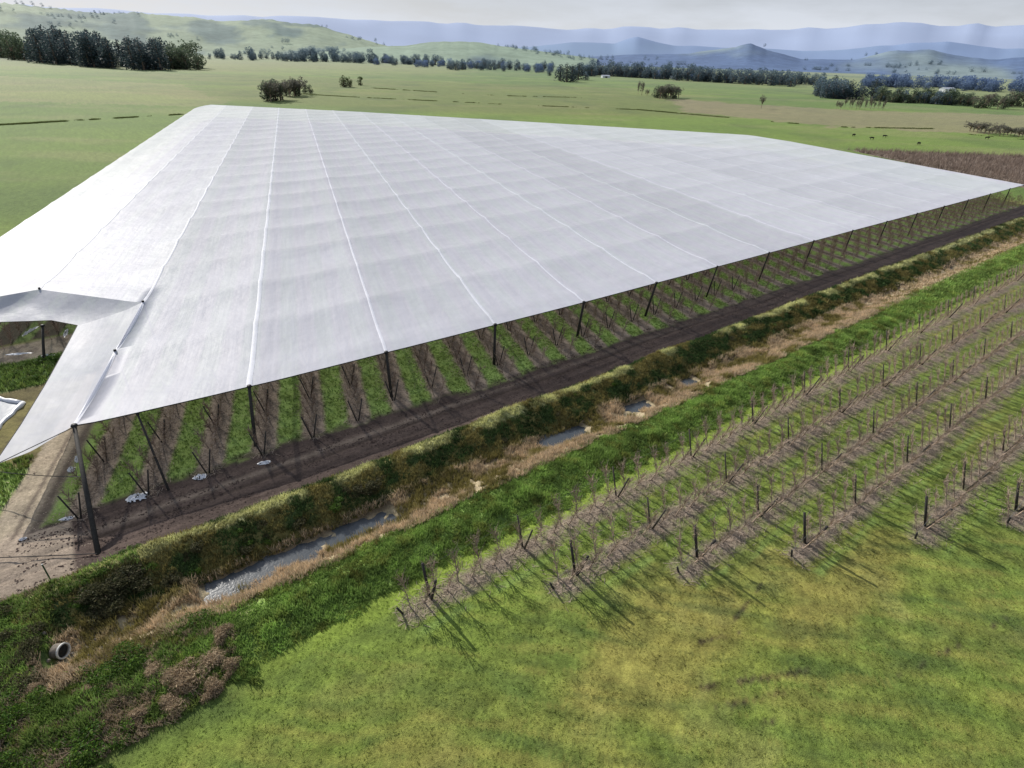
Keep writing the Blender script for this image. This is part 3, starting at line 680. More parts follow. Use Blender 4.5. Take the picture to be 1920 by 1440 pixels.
# bare young trees trained in the V
def bare_tree(h, sp, r, nsh, seed, mat, spread=.35, shl=.9):
    q = random.Random(seed); mb = MB()
    pts = []
    for i in range(5):
        u = i/4; pts.append(Vector((q.uniform(-.05, .05), .1+sp*u+q.uniform(-.04, .04), h*u-.05)))
    mb.tube(pts, [r, r*.9, r*.75, r*.55, r*.3], 4, False)
    for j in range(nsh):
        u = q.uniform(.18, .95); k = min(3, int(u*4)); b = pts[k].lerp(pts[k+1], u*4-k)
        a = q.choice((0, math.pi))+q.gauss(0, .7); l = q.uniform(.4, 1)*shl
        d = Vector((math.cos(a)*spread*1.2, math.sin(a)*spread*.6+sp*.3, q.uniform(.5, 1)))
        d.normalize(); mid = b+d*l*.5+Vector((q.uniform(-.06, .06), q.uniform(-.06, .06), 0)); e = b+d*l+Vector((0, 0, .06))
        mb.tube([b, mid, e], [r*.5, r*.38, r*.18], 3, False)
        for _ in range(2):
            b2 = b.lerp(e, q.uniform(.3, .8)); d2 = Vector((q.uniform(-1, 1), q.uniform(-1, 1), q.uniform(.2, 1))).normalized()
            mb.tube([b2, b2+d2*l*.4], [r*.28, r*.14], 3, False)
    return mb
T_open = [bare_tree(2.5, .85, .05, 24, 100+i, None, .42, 1.1).mesh('young_fruit_tree', M_bark) for i in range(6)]
T_net = [bare_tree(2.9, .75, .052, 34, 200+i, None, .8, 1.1).mesh('netted_fruit_tree', M_barkdark if i % 2 else M_bark) for i in range(6)]
def place_tree(name, me, loc, rz, label, group, sc=1):
    o = link(name, me, None, loc, rz); o.scale = (sc, sc, sc*rnd.uniform(.85, 1.12)); tag(o, label, 'fruit tree', group); return o
cand = []
for i, (r, s0, s1, s2) in enumerate(ROWS):
    s = s0+.6; k = 0
    while s < s2: 
        cand.append((i, s+rnd.uniform(-.2, .2), r, k)); s += 1.05; k += 1
cand.sort(key=lambda c: W(c[1], c[2]).length)
rest = MB()
for j, (i, s, r, k) in enumerate(cand):
    rz = ang1+(math.pi if k % 2 else 0)+rnd.uniform(-.15, .15); loc = W(s, r, hz_at(s, r))
    if j < 300: place_tree('young_fruit_tree', T_open[rnd.randrange(6)], loc, rz, 'bare young fruit tree '+RN[i]+', trained in the V trellis', 'bare young fruit trees of the '+RN[i].replace('in the ', ''), rnd.uniform(.95, 1.25))
    else:
        me = T_open[rnd.randrange(6)]; M = Matrix.Translation(loc) @ Matrix.Rotation(rz, 4, 'Z'); n0 = len(rest.v)
        rest.v += [M @ v_.co for v_ in me.vertices]; rest.f += [tuple(n0+x for x in p.vertices) for p in me.polygons]
tag(link('distant_young_trees', rest.mesh('distant_young_trees', M_bark)), 'distant bare young fruit trees at the far right of the open rows', 'fruit trees', kind='stuff')
# covered rows
cand = []
for k in range(NROW):
    s0, t0 = rowend(k)
    p_, q_ = s0-PQ[0]*t0/PQ[1], t0/PQ[1]
    if p_ > 244: break
    for m_ in range(-3 if s0 > 30 else 0, 10 if k < 26 else 8):
        cand.append((k, p_, q_+.8+m_*1.5, m_))
    if k < 20:
        for mm in (0, 1, 2):
            if mm*8.5 > 17: break
            loc = WPQ(p_, q_+mm*8.5, 0); loc.z = hz_at(*ST(loc.x, loc.y))
            nm = ['near end', 'middle', 'inner part'][mm]
            lab = (f'V-shaped post at the {nm} of the {ORD[k]} netted row from the canopy corner')
            v_post(V_net, loc, ang2, lab, 'V-shaped posts under the hail net')
cand.sort(key=lambda c: WPQ(c[1], c[2]).length)
rest = MB()
for j, (k, p_, q_, m_) in enumerate(cand):
    loc = WPQ(p_, q_, 0); rz = ang2+(math.pi if m_ % 2 else 0)+rnd.uniform(-.15, .15); z = hz_at(*ST(loc.x, loc.y)); loc.z = z
    if j < 280: place_tree('netted_fruit_tree', T_net[rnd.randrange(6)], loc, rz, f'bare brown fruit tree in the {ORD[k]} netted row from the canopy corner' if k < 20 else 'bare brown fruit tree in a far netted row', f'bare fruit trees of netted row {k+1}' if k < 20 else 'bare fruit trees of the far netted rows', rnd.uniform(.85, 1.08))
    else:
        me = T_net[rnd.randrange(6)]; M = Matrix.Translation(loc) @ Matrix.Rotation(rz, 4, 'Z'); n0 = len(rest.v)
        rest.v += [M @ v_.co for v_ in me.vertices]; rest.f += [tuple(n0+x for x in p.vertices) for p in me.polygons]
# rows seen under the left flap
for k in range(-2, 2):
    for m_ in range(10):
        p_ = -4.5-5.2*k*1.0-2; loc = WPQ(p_-7, 38+m_*1.5, 0)
        me = T_net[rnd.randrange(6)]; M = Matrix.Translation(loc) @ Matrix.Rotation(ang2+(math.pi if m_ % 2 else 0), 4, 'Z'); n0 = len(rest.v)
        rest.v += [M @ v_.co for v_ in me.vertices]; rest.f += [tuple(n0+x for x in p.vertices) for p in me.polygons]
tag(link('distant_netted_trees', rest.mesh('distant_netted_trees', M_barkdark)), 'mass of bare brown trees in the farther rows under the hail net', 'fruit trees', kind='stuff')
# bare vineyard-like block beyond the right end
n = 9000; xs = []; 
bx = np.array(P_brown); px = rng.uniform(bx[:, 0].min(), bx[:, 0].max(), n); py = rng.uniform(bx[:, 1].min(), bx[:, 1].max(), n)
k_ = inpoly(px, py, P_brown); px, py = px[k_], py[k_]; a_, b_ = ST(px, py)
pp = np.round((a_-PQ[0]/PQ[1]*b_)/4.5)*4.5; a_ = pp+PQ[0]/PQ[1]*b_
blades('bare_orchard_rows', 'brown bare orchard block beyond the right end of the canopy', 'orchard', a_, b_, rng.uniform(1.3, 2.6, len(a_)), np.full(len(a_), .07), 4, lambda a, b: np.zeros((len(a), 3))+srgb(150, 134, 122), lean=.3, splay=.25)
# ---------------------------------------------------------------- scraps of plastic, culvert, rocks, bushes
def crumple(rx, ry, h, seed):
    q = random.Random(seed); n = 12; v, f = [], []
    for i in range(n):
        for j in range(n):
            u, w = i/(n-1)*2-1, j/(n-1)*2-1; e = max(0, 1-(u*u+w*w))
            v.append((u*rx*(1+q.uniform(-.15, .15)), w*ry*(1+q.uniform(-.15, .15)), h*e*q.uniform(.1, 1.2)+.03))
    for i in range(n-1):
        for j in range(n-1):
            if q.random() < .12 or ((i/(n-1)*2-1)**2+(j/(n-1)*2-1)**2) > 1.15: continue
            f.append((i*n+j, (i+1)*n+j, (i+1)*n+j+1, i*n+j+1))
    me = bpy.data.meshes.new('plastic_sheet'); me.from_pydata(v, [], f); me.materials.append(M_plastic); return me
for i, (px_, py_, rx, ry, h, lab) in enumerate([(257, 934, .85, .55, .45, 'largest heap of crumpled white plastic at a row end'), (375, 895, .6, .4, .3, 'small heap of white plastic at the third row end'), (146, 862, .25, .6, .5, 'upright strip of white plastic left of the corner strut'), (134, 882, .3, .4, .4, 'white plastic rag just below the upright strip'),
        (125, 972, .6, .25, .2, 'flat scrap of white plastic on bare soil left of the strut foot'), (42, 1011, .3, .2, .15, 'lone white scrap lying on the dirt track'), (495, 868, .6, .3, .15, 'greyish plastic scrap beside the second net post'), (90, 668, .9, .4, .3, 'white plastic heap beside the flap post'), (35, 664, 1.6, .3, .12, 'long white plastic strip on the cross road'), (55, 622, .25, 1.6, .3, 'white strip hanging among the trees under the left flap'), (124, 624, .25, 1.5, .3, 'white strip among the trees at the flap edge'), (1182, 858, .2, .2, .1, 'tiny white scrap in the grass between rows')]):
    p = at(px_, py_); s_, t_ = ST(p.x, p.y)
    tag(link('plastic_sheet', crumple(rx, ry, h, i), None, (p.x, p.y, hz_at(s_, t_)), rnd.uniform(0, .6)), lab, 'plastic sheet', 'scraps of white plastic')
# culvert
p = W(-3.7, -20.75, -.72); cul = empty('culvert_pipe', p); tag(cul, 'round white rimmed concrete culvert pipe with dark mouth at the ditch head', 'culvert')
ax = (W(.95, -.8, .22)-W(0, 0, 0)).normalized(); sx = Vector((0, 0, 1)).cross(ax).normalized(); uz = ax.cross(sx)
def ring(r0_, r1_, l0, l1, mat, nm):
    mb = MB(); n = 28
    for l, r_ in ((l0, r0_), (l1, r0_), (l1, r1_), (l0, r1_)):
        for k in range(n): a = 2*math.pi*k/n; mb.v.append(ax*l+(sx*math.cos(a)+uz*math.sin(a))*r_)
    for j in range(4):
        for k in range(n): mb.f.append((j*n+k, j*n+(k+1) % n, ((j+1) % 4)*n+(k+1) % n, ((j+1) % 4)*n+k))
    link(nm, mb.mesh(nm, mat, False), cul)
ring(.5, .44, -.25, .3, M_rock, 'barrel'); ring(.54, .45, .31, .42, M_concrete, 'rim')
mb = MB(); mb.tube([ax*-.1, ax*.22], .435, 20); link('mouth_shade_plug', mb.mesh('mouth_shade_plug', M_dark), cul)  # near-black plug standing in for the shade inside the pipe
def rock_mesh(seed):
    q = random.Random(seed); bm_v = []; me = bpy.data.meshes.new('rock')
    import bmesh
    bm = bmesh.new(); bmesh.ops.create_icosphere(bm, subdivisions=2, radius=1)
    k = Vector((q.uniform(.6, 1.1), q.uniform(.6, 1.1), q.uniform(.4, .8)))
    for v_ in bm.verts:
        c_ = v_.co; n_ = math.sin(c_.x*3.1+seed)*math.cos(c_.y*2.7+seed*2)*.18+q.uniform(-.06, .06); v_.co = Vector((c_.x*k.x, c_.y*k.y, c_.z*k.z))*(1+n_)
    bm.to_mesh(me); bm.free(); me.materials.append(M_rock); return me
RK = [rock_mesh(i+1) for i in range(5)]
for i in range(46):
    if i < 26: s_, t_ = -3.6+rnd.gauss(0, .9)+rnd.uniform(0, 3), -20.8+rnd.gauss(0, 1.1)
    else: s_, t_ = rnd.uniform(-1.5, 4), rnd.uniform(-22.8, -21.3)
    o = link('rock', RK[i % 5], None, W(s_, t_, hz_at(s_, t_)+.03), rnd.uniform(0, 6)); sc = rnd.uniform(.1, .24); o.scale = (sc, sc, sc)
    tag(o, 'pale rubble rock lying round the culvert mouth and ditch bed', 'rock', 'rubble rocks at the ditch head')
# bushes
def leaf_cloud(n, blobs, size, seed, asp=1., elong=1.):
    g = np.random.default_rng(seed); bl = np.array(blobs, float)
    wts = bl[:, 3]**2; pick = g.choice(len(bl), n, p=wts/wts.sum())
    d = g.normal(0, 1, (n, 3)); d /= np.linalg.norm(d, axis=1)[:, None]
    rr = g.uniform(.45, 1.05, n)**.6
    c0 = bl[pick, :3]+d*(bl[pick, 3]*rr)[:, None]*np.array([1, 1, asp])
    a = g.normal(0, 1, (n, 3)); a /= np.linalg.norm(a, axis=1)[:, None]; b = np.cross(a, g.normal(0, 1, (n, 3))); b /= np.linalg.norm(b, axis=1)[:, None]
    sz = size*g.uniform(.5, 1.3, (n, 1))
    v = np.stack([c0-a*sz*elong, c0-b*sz*.6, c0+a*sz*elong, c0+b*sz*.6], 1).reshape(-1, 3)
    return v, np.arange(n*4).reshape(-1, 4), c0
def cloud_mesh(name, n, blobs, size, seed, base, base2, mat, asp=1., elong=1.):
    v, f, c0 = leaf_cloud(n, blobs, size, seed, asp, elong); g = np.random.default_rng(seed+1)
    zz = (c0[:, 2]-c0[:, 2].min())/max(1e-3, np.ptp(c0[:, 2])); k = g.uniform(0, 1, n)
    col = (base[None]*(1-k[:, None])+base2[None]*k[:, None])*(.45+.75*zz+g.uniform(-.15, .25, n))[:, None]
    return npmesh(name, v, f, mat, np.repeat(col, 4, 0))
M_leaf = attrmat('leaves', fine=((1.5, .15),), bump=0, trans=.3, rough=.65)
def bush_blobs(q, r, n=6): return [(q.uniform(-r, r)*.7, q.uniform(-r, r)*.7, q.uniform(.1, .55)*r, r*q.uniform(.35, .6)) for _ in range(n)]
q = random.Random(5)
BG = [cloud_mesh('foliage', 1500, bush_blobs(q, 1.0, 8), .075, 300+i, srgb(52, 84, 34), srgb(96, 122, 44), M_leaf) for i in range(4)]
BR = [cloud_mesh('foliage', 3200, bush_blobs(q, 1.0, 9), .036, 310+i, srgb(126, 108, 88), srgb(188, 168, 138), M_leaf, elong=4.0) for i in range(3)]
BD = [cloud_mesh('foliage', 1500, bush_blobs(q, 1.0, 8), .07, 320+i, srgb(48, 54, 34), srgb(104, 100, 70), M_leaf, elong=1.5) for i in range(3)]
BST = MB()
for i in range(14):
    a = i*2.4; BST.tube([(0, 0, -.1), (math.cos(a)*.3, math.sin(a)*.3, .35), (math.cos(a)*.75, math.sin(a)*.75, .45+.25*(i % 3))], [.02, .015, .006], 3, False)
STM = BST.mesh('stems', M_barkdark)
def bush(me, s_, t_, sc, label, group):
    t = empty('bush', W(s_, t_, hz_at(s_, t_)-.05), rnd.uniform(0, 6)); k = sc; t.scale = (k*rnd.uniform(.8, 1.2), k*rnd.uniform(.8, 1.2), k*rnd.uniform(.6, .85)); tag(t, label, 'bush', group)
    link('foliage', me, t); link('stems', STM, t)
for i in range(44):                                            # bottom left thicket
    s_, t_ = rnd.uniform(-8, 5), rnd.uniform(-33, -23.5)
    if s_ > 0 and t_ < -28.5: continue
    bush(BG[i % 4], s_, t_, rnd.uniform(.6, 1.15), 'rounded green bramble bush in the thicket at the ditch head', 'green bushes of the thicket')
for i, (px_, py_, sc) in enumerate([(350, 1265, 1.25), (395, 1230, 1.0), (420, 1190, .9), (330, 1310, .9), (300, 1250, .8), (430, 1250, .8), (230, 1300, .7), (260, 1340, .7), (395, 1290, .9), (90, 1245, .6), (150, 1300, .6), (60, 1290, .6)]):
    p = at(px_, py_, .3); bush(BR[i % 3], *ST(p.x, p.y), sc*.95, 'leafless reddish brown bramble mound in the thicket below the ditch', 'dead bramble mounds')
for i in range(46):
    s_ = rnd.uniform(-3, 24) if i < 30 else rnd.uniform(24, 90); t_ = rnd.uniform(-18.6, -16.3)
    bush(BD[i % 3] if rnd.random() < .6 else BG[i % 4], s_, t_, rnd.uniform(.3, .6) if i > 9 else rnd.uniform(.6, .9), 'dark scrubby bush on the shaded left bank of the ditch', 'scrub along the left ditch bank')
for i in range(24):
    s_ = rnd.uniform(-9, 3); t_ = -15.3+rnd.uniform(-1.6, .8)
    bush(BG[i % 4], s_, t_, rnd.uniform(.35, .7), 'low green bush on the bank top between road and culvert', 'green bushes on the bank top')
for i in range(20):
    t_ = rnd.uniform(23.5, 30); s_ = PQ[0]/PQ[1]*t_-6.5-rnd.uniform(0, 9)
    bush(BG[i % 4], s_, t_, rnd.uniform(.7, 1.2), 'dark green shrub in the strip between pond and cross road', 'shrubs between pond and cross road')
for i in range(12):
    t_ = rnd.uniform(-7, 4); s_ = PQ[0]/PQ[1]*t_-7.4-rnd.uniform(0, 5)
    bush(BG[i % 4], s_, t_, rnd.uniform(.4, .8), 'green weedy clump left of the dirt track below the flap', 'weedy clumps left of the track')
for i in range(54):
    s_, t_ = rnd.uniform(-8, -4.8), rnd.uniform(-27, -15.5)
    bush(BD[i % 3] if i % 3 else BG[i % 4], s_, t_, rnd.uniform(.45, .85), 'tangled dark bush on the head wall above the culvert', 'tangled bushes round the culvert')
for i in range(14):
    bush(BD[i % 3], rnd.uniform(-3.6, 2.5), rnd.uniform(-18.8, -16.6), rnd.uniform(.8, 1.15), 'large dark bramble on the bank right above the culvert', 'dark brambles right above the culvert')
# ---------------------------------------------------------------- far hills
M_range = attrmat('hazy_range', fine=((.0004, .03),), bump=0)
def hill(name, dist, prof, base, c1, c2, seed, depth=.35, patch=.0009, rough=6, relief=.18):
    """prof: sighted skyline (px, height above the level horizon in px)"""
    px = np.linspace(prof[0][0], prof[-1][0], 220); e = np.interp(px, [p[0] for p in prof], [p[1] for p in prof])
    e = e*(.95+.10*vn(px*.03, px*0, seed)+(.05*vn(px*.15, px*0, seed+3) if relief > .1 else 0))
    az = np.arctan((px-960)/F_PX*.87*1.0)
    az = np.array([math.atan2(*(at(x_, 720).xy)) for x_ in [960]])[0]*0 + np.array([math.atan2(rt.x*((x_-960)/F_PX)+up.x*((617-(x_-960)*.029)/F_PX)+fw.x, rt.y*((x_-960)/F_PX)+up.y*((617-(x_-960)*.029)/F_PX)+fw.y) for x_ in px])
    n = 26; V_ = []; 
    for j in range(n):
        u = j/(n-1); r_ = dist*(1+depth*(u-1)); 
        prof_z = np.sin(u*math.pi/2)**1.5
        crest = H+dist*e/F_PX*np.cos(np.arctan((px-960)/F_PX))**0
        x_, y_ = np.sin(az)*r_, np.cos(az)*r_
        z_ = crest*prof_z+(fbm(x_/dist*rough*3, y_/dist*rough*3, 3, seed+9)-.5)*crest*relief*math.sin(u*math.pi)
        V_.append(np.stack([x_, y_, np.maximum(z_, -2) if j else z_*0-3], -1))
    r_ = dist*1.25; V_.append(np.stack([np.sin(az)*r_, np.cos(az)*r_, az*0-5], -1)); n += 1
    V_ = np.array(V_); m = len(px); idx = np.arange(n*m).reshape(n, m)
    f = np.stack([idx[:-1, :-1], idx[:-1, 1:], idx[1:, 1:], idx[1:, :-1]], -1).reshape(-1, 4)
    xy = V_.reshape(-1, 3); ga = np.tile(az*dist, n)*patch; gb = xy[:, 2]*patch*4
    k = ss(.42, .58, fbm(ga, gb, 4, seed+20))[:, None]
    col = c1*(1-k)+c2*k; col = col*(.95+.1*vn(ga*7, gb*7, seed+30))[:, None]
    tag(link(name, npmesh(name, xy, f, M_range if dist > 8000 else M_hill, col, smooth=True)), kind='structure')
M_hill = attrmat('hazed_hill_cover', fine=((.006, .12), (.03, .12)), bump=0)
blue0, blue1, blue2 = srgb(166, 180, 208), srgb(132, 152, 186), srgb(88, 110, 160)  # hill colours here and below carry painted distance haze
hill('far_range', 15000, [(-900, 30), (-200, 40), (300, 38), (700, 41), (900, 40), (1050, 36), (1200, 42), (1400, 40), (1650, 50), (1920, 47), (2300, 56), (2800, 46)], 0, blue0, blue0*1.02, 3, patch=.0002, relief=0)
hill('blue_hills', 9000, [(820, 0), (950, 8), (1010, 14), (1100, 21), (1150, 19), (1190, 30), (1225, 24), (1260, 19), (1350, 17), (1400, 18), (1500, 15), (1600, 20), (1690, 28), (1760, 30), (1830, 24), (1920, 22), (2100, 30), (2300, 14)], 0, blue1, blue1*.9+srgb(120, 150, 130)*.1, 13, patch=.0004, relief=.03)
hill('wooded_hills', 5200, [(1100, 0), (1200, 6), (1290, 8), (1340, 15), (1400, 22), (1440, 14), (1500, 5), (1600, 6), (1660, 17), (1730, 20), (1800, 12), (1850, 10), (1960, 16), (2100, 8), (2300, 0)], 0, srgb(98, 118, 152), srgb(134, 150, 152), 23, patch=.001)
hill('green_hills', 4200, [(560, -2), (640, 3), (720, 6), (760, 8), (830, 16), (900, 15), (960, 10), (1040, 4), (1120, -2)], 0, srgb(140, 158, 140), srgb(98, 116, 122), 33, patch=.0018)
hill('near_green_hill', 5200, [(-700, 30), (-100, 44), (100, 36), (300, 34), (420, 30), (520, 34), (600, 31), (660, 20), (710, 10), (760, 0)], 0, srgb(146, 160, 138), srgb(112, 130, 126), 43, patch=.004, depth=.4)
# ---------------------------------------------------------------- far trees
def tree_meshes(kind, seed):
    q = random.Random(seed); mb = MB()
    c = {'gum': (srgb(74, 90, 78), srgb(112, 124, 96)), 'pine': (srgb(58, 72, 80), srgb(88, 102, 102)), 'blue': (srgb(96, 118, 156), srgb(126, 146, 176)), 'mid': (srgb(84, 104, 122), srgb(118, 134, 140)), 'bare': (srgb(100, 98, 94), srgb(130, 128, 112)), 'green': (srgb(46, 62, 34), srgb(84, 98, 50))}[kind]  # bluish kinds have distance haze painted into their crown colours
    mat = M_leaf
    bl = []
    if kind == 'pine':
        mb.tube([(0, 0, -.02), (0, 0, .5), (0, 0, .95)], [.03, .02, .006], 6)
        for i in range(11):
            u = i/10; w_ = .27*(1-u)**.7+.03
            for j in range(3): a = q.uniform(0, 6.3); bl.append((math.cos(a)*w_*.55, math.sin(a)*w_*.55, .14+.8*u, w_*.6+.03))
        cl = cloud_mesh('crown', 900, bl, .032, seed, *c, mat, 1.2)
    elif kind == 'bare':
        bl = []
        mb.tube([(0, 0, -.02), (.02, 0, .35), (0, .02, .6)], [.03, .022, .012], 5)
        for i in range(16):
            a = q.uniform(0, 6.3); z0 = q.uniform(.2, .55); e = Vector((math.cos(a)*q.uniform(.12, .36), math.sin(a)*q.uniform(.12, .36), z0+q.uniform(.25, .45)))
            mb.tube([(0, 0, z0), e*.5+Vector((0, 0, z0*.5)), e], [.014, .009, .003], 3, False); bl.append((e.x, e.y, e.z-.08, q.uniform(.08, .14)))
        cl = cloud_mesh('crown', 420, bl, .03, seed, *c, mat, 1.3, elong=2.)
    else:
        mb.tube([(0, 0, -.02), (.02, 0, .25), (.03, .02, .5)], [.04, .03, .02], 6)
        for i in range(9):
            a = i*2.4+q.uniform(-.3, .3); r_ = q.uniform(.1, .3); z = q.uniform(.16, .8); bl.append((math.cos(a)*r_, math.sin(a)*r_, z, q.uniform(.12, .2)))
            mb.tube([(.02, 0, q.uniform(.2, .4)), (math.cos(a)*r_*.6, math.sin(a)*r_*.6, z-.1), (math.cos(a)*r_, math.sin(a)*r_, z)], [.015, .011, .005], 3, False)
        bl.append((0, 0, .85, .13))
        bl += [(.12, .1, .14, .16), (-.14, .02, .15, .16), (.02, -.13, .14, .15)]
        cl = cloud_mesh('crown', 1100, bl, .034, seed, *c, mat, 1.05)
    return mb.mesh('trunk', M_barkdark), cl
TM = {k: [tree_meshes(k, 500+i*7+j*31) for j in range(4)] for i, k in enumerate(['gum', 'pine', 'blue', 'mid', 'bare', 'green'])}
def far_tree(px_, py_, hpx, kind, label, group, wide=1., name='tree', mass=None):
    p = at(px_, py_); d = (p-Vector((0, 0, H))).length; h = hpx*.86*d/F_PX; wide = wide*.95
    a, b = TM[kind][rnd.randrange(4)]; rz = rnd.uniform(0, 6); k1, k2 = h*wide*rnd.uniform(.85, 1.15), h*wide*rnd.uniform(.85, 1.15)
    if mass is not None:
        for me in (a, b):
            v_ = np.empty(len(me.vertices)*3, np.float32); me.vertices.foreach_get('co', v_); v_ = v_.reshape(-1, 3)*np.array([k1, k2, h]); c_, s_ = math.cos(rz), math.sin(rz)
            v_ = np.stack([v_[:, 0]*c_-v_[:, 1]*s_+p.x, v_[:, 0]*s_+v_[:, 1]*c_+p.y, v_[:, 2]-.3], -1)
            if me is b:
                cc = np.empty(len(me.vertices)*4, np.float32); me.color_attributes['col'].data.foreach_get('color', cc); mass.append((v_, cc.reshape(-1, 4)[:, :3]))
        return
    t = empty(name, (p.x, p.y, -.3), rz); t.scale = (k1, k2, h); tag(t, label, 'tree', group)
    link('trunk', a, t); link('crown', b, t); return t
def flush(mass, name, label):
    v_ = np.concatenate([m[0] for m in mass]); c_ = np.concatenate([m[1] for m in mass])
    tag(link(name, npmesh(name, v_, np.arange(len(v_)).reshape(-1, 4), M_leaf, c_)), label, 'trees', kind='stuff')
# woodlot top left
for i in range(48):
    x = rnd.uniform(70, 318); y = np.interp(x, [0, 60, 130, 250, 375], [110, 118, 124, 131, 132])-rnd.uniform(0, 1)**1.5*9
    far_tree(x, y, rnd.uniform(40, 50), 'pine', 'tall dark conifer in the dense woodlot at the far left', 'dark conifers of the left woodlot', 1.35)
for i in range(14):
    x = rnd.uniform(-10, 90); far_tree(x, np.interp(x, [0, 90], [108, 122])-rnd.uniform(0, 6), rnd.uniform(22, 38), 'gum', 'looser olive green tree at the left end of the woodlot', 'loose trees at the left end of the woodlot', 1.1)
for i in range(12):
    x = rnd.uniform(315, 376); far_tree(x, 131-rnd.uniform(0, 6), rnd.uniform(20, 42), 'gum', 'grey green tree at the right end of the woodlot', 'trees at the right end of the woodlot', 1.1)
MS = []
for i in range(60):
    x = rnd.uniform(372, 712); y = np.interp(x, [380, 520, 720], [112, 115, 121])-rnd.uniform(0, 4); hh = rnd.uniform(10, 22)*(1.15 if 560 < x < 700 or 450 < x < 520 else .8)
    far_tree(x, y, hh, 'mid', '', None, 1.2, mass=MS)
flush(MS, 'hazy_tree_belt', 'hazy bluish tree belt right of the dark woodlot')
for x0, x1, yb0, yb1, h0, h1, n, kd, nm in [(735, 835, 121, 125, 10, 19, 14, 'mid', 'hazy tree in the belt behind the centre left pasture'), (838, 874, 132, 133, 15, 19, 5, 'mid', 'rounded blue grey tree in the small centre clump'), (878, 908, 129, 131, 12, 20, 4, 'mid', 'blue grey tree right of the small centre clump'),
        (905, 1040, 130, 135, 11, 18, 16, 'mid', 'tree in the low belt left of the big dark clump'), (1090, 1290, 143, 152, 17, 30, 36, 'mid', 'tree in the long dark belt behind the white shed'), (1285, 1485, 152, 163, 18, 29, 34, 'mid', 'tree in the dark belt right of the bare shrub clump'), (1480, 1540, 158, 163, 14, 22, 9, 'mid', 'low tree linking the two dark belts')]:
    for i in range(n):
        x = x0+(x1-x0)*(i+.5)/n+rnd.uniform(-4, 4); y = yb0+(yb1-yb0)*(x-x0)/(x1-x0)-rnd.uniform(0, 4)
        far_tree(x, y, rnd.uniform(h0, h1), kd, nm, nm.replace('tree in', 'trees in'), 1.25)
for x, y, h in [(1050, 152, 30), (1062, 154, 33), (1072, 153, 31), (1084, 150, 30), (1098, 150, 15), (1030, 142, 12)]:
    far_tree(x, y, h, 'pine' if h > 20 else 'mid', 'big dark tree in the clump left of the white shed', 'big dark clump left of the white shed', 1.5)
for x, y, h in [(1196, 177, 24), (1203, 179, 25)]: far_tree(x, y, h, 'bare', 'slim pale leafless poplar left of the bare shrub clump', 'pair of slim bare poplars', .5)
far_tree(1213, 180, 13, 'bare', 'small bare tree between the poplars and the shrub clump', None, .9)
for i in range(9): far_tree(1232+i*5, 184+rnd.uniform(-3, 5), rnd.uniform(20, 27), 'bare' if i % 3 else 'gum', 'bare grey shrubby tree of the clump in the centre right pasture', 'bare clump in the centre right pasture', 1.2)
for i in range(15):
    x = 500+i*4.6+rnd.uniform(-3, 3); far_tree(x, 187-rnd.uniform(0, 5)+(3 if i < 8 else -6), rnd.uniform(26, 36), 'bare' if i % 4 else 'gum', 'dark bare willow of the clump just behind the canopy', 'willow clump behind the canopy', 1.3)
for x in (572, 582): far_tree(x, 174, 15, 'gum', 'small tree at the right end of the willow clump', 'small trees right of the willow clump', 1.2)
far_tree(645, 163, 20, 'green', 'larger of the two round trees alone in the pasture', None, 1.35); far_tree(656, 163, 18, 'green', 'middle round tree alone in the pasture', None, 1.2)
far_tree(676, 160, 16, 'green', 'smaller rightmost round tree alone in the pasture', None, 1.2)
for i in range(22):
    x = rnd.uniform(1532, 1640); y = np.interp(x, [1530, 1640], [184, 190])-rnd.uniform(0, 8); far_tree(x, y, rnd.uniform(22, 34), 'pine' if i % 2 else 'mid', 'tree of the darkest clump at the right', 'darkest tree clump at the right', 1.4)
for i in range(30):
    x = 1640+i*6.1+rnd.uniform(-3, 3); y = np.interp(x, [1640, 1820], [192, 200])-rnd.uniform(0, 3); far_tree(x, y, rnd.uniform(16, 26), 'gum' if i % 3 else 'mid', 'mid green tree in the broken line right of the darkest clump', 'broken tree line at the right', 1.3)
for i in range(15):
    x = 1822+i*8+rnd.uniform(-3, 3); far_tree(x, 201+rnd.uniform(-3, 4), rnd.uniform(16, 24), 'gum' if i % 2 else 'bare', 'tree in the line at the far right edge', 'tree line at the far right edge', 1.3)
for i in range(16):
    x = 1565+i*6.3+rnd.uniform(-3, 3); far_tree(x, 205+rnd.uniform(-4, 4), rnd.uniform(13, 21), 'bare', 'thin pale dead tree before the darkest clump', 'thin dead trees before the darkest clump', .45)
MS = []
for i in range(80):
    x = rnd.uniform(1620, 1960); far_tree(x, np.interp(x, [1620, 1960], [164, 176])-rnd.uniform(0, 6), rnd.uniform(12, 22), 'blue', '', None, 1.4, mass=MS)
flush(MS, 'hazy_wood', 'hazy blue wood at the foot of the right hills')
far_tree(1427, 203, 24, 'bare', 'lone slim bare tree in the right pasture', None, .5)
for i in range(20):
    x = 1818+i*7; far_tree(x, np.interp(x, [1818, 1960], [247, 262])+rnd.uniform(-3, 3), rnd.uniform(11, 17), 'bare', 'reddish bare shrub in the hedge right of the cows', 'bare hedge right of the cows', 1.5)
hl = [o for o in COL.objects if o.name in ('near_green_hill', 'green_hills', 'wooded_hills')]
MS = []
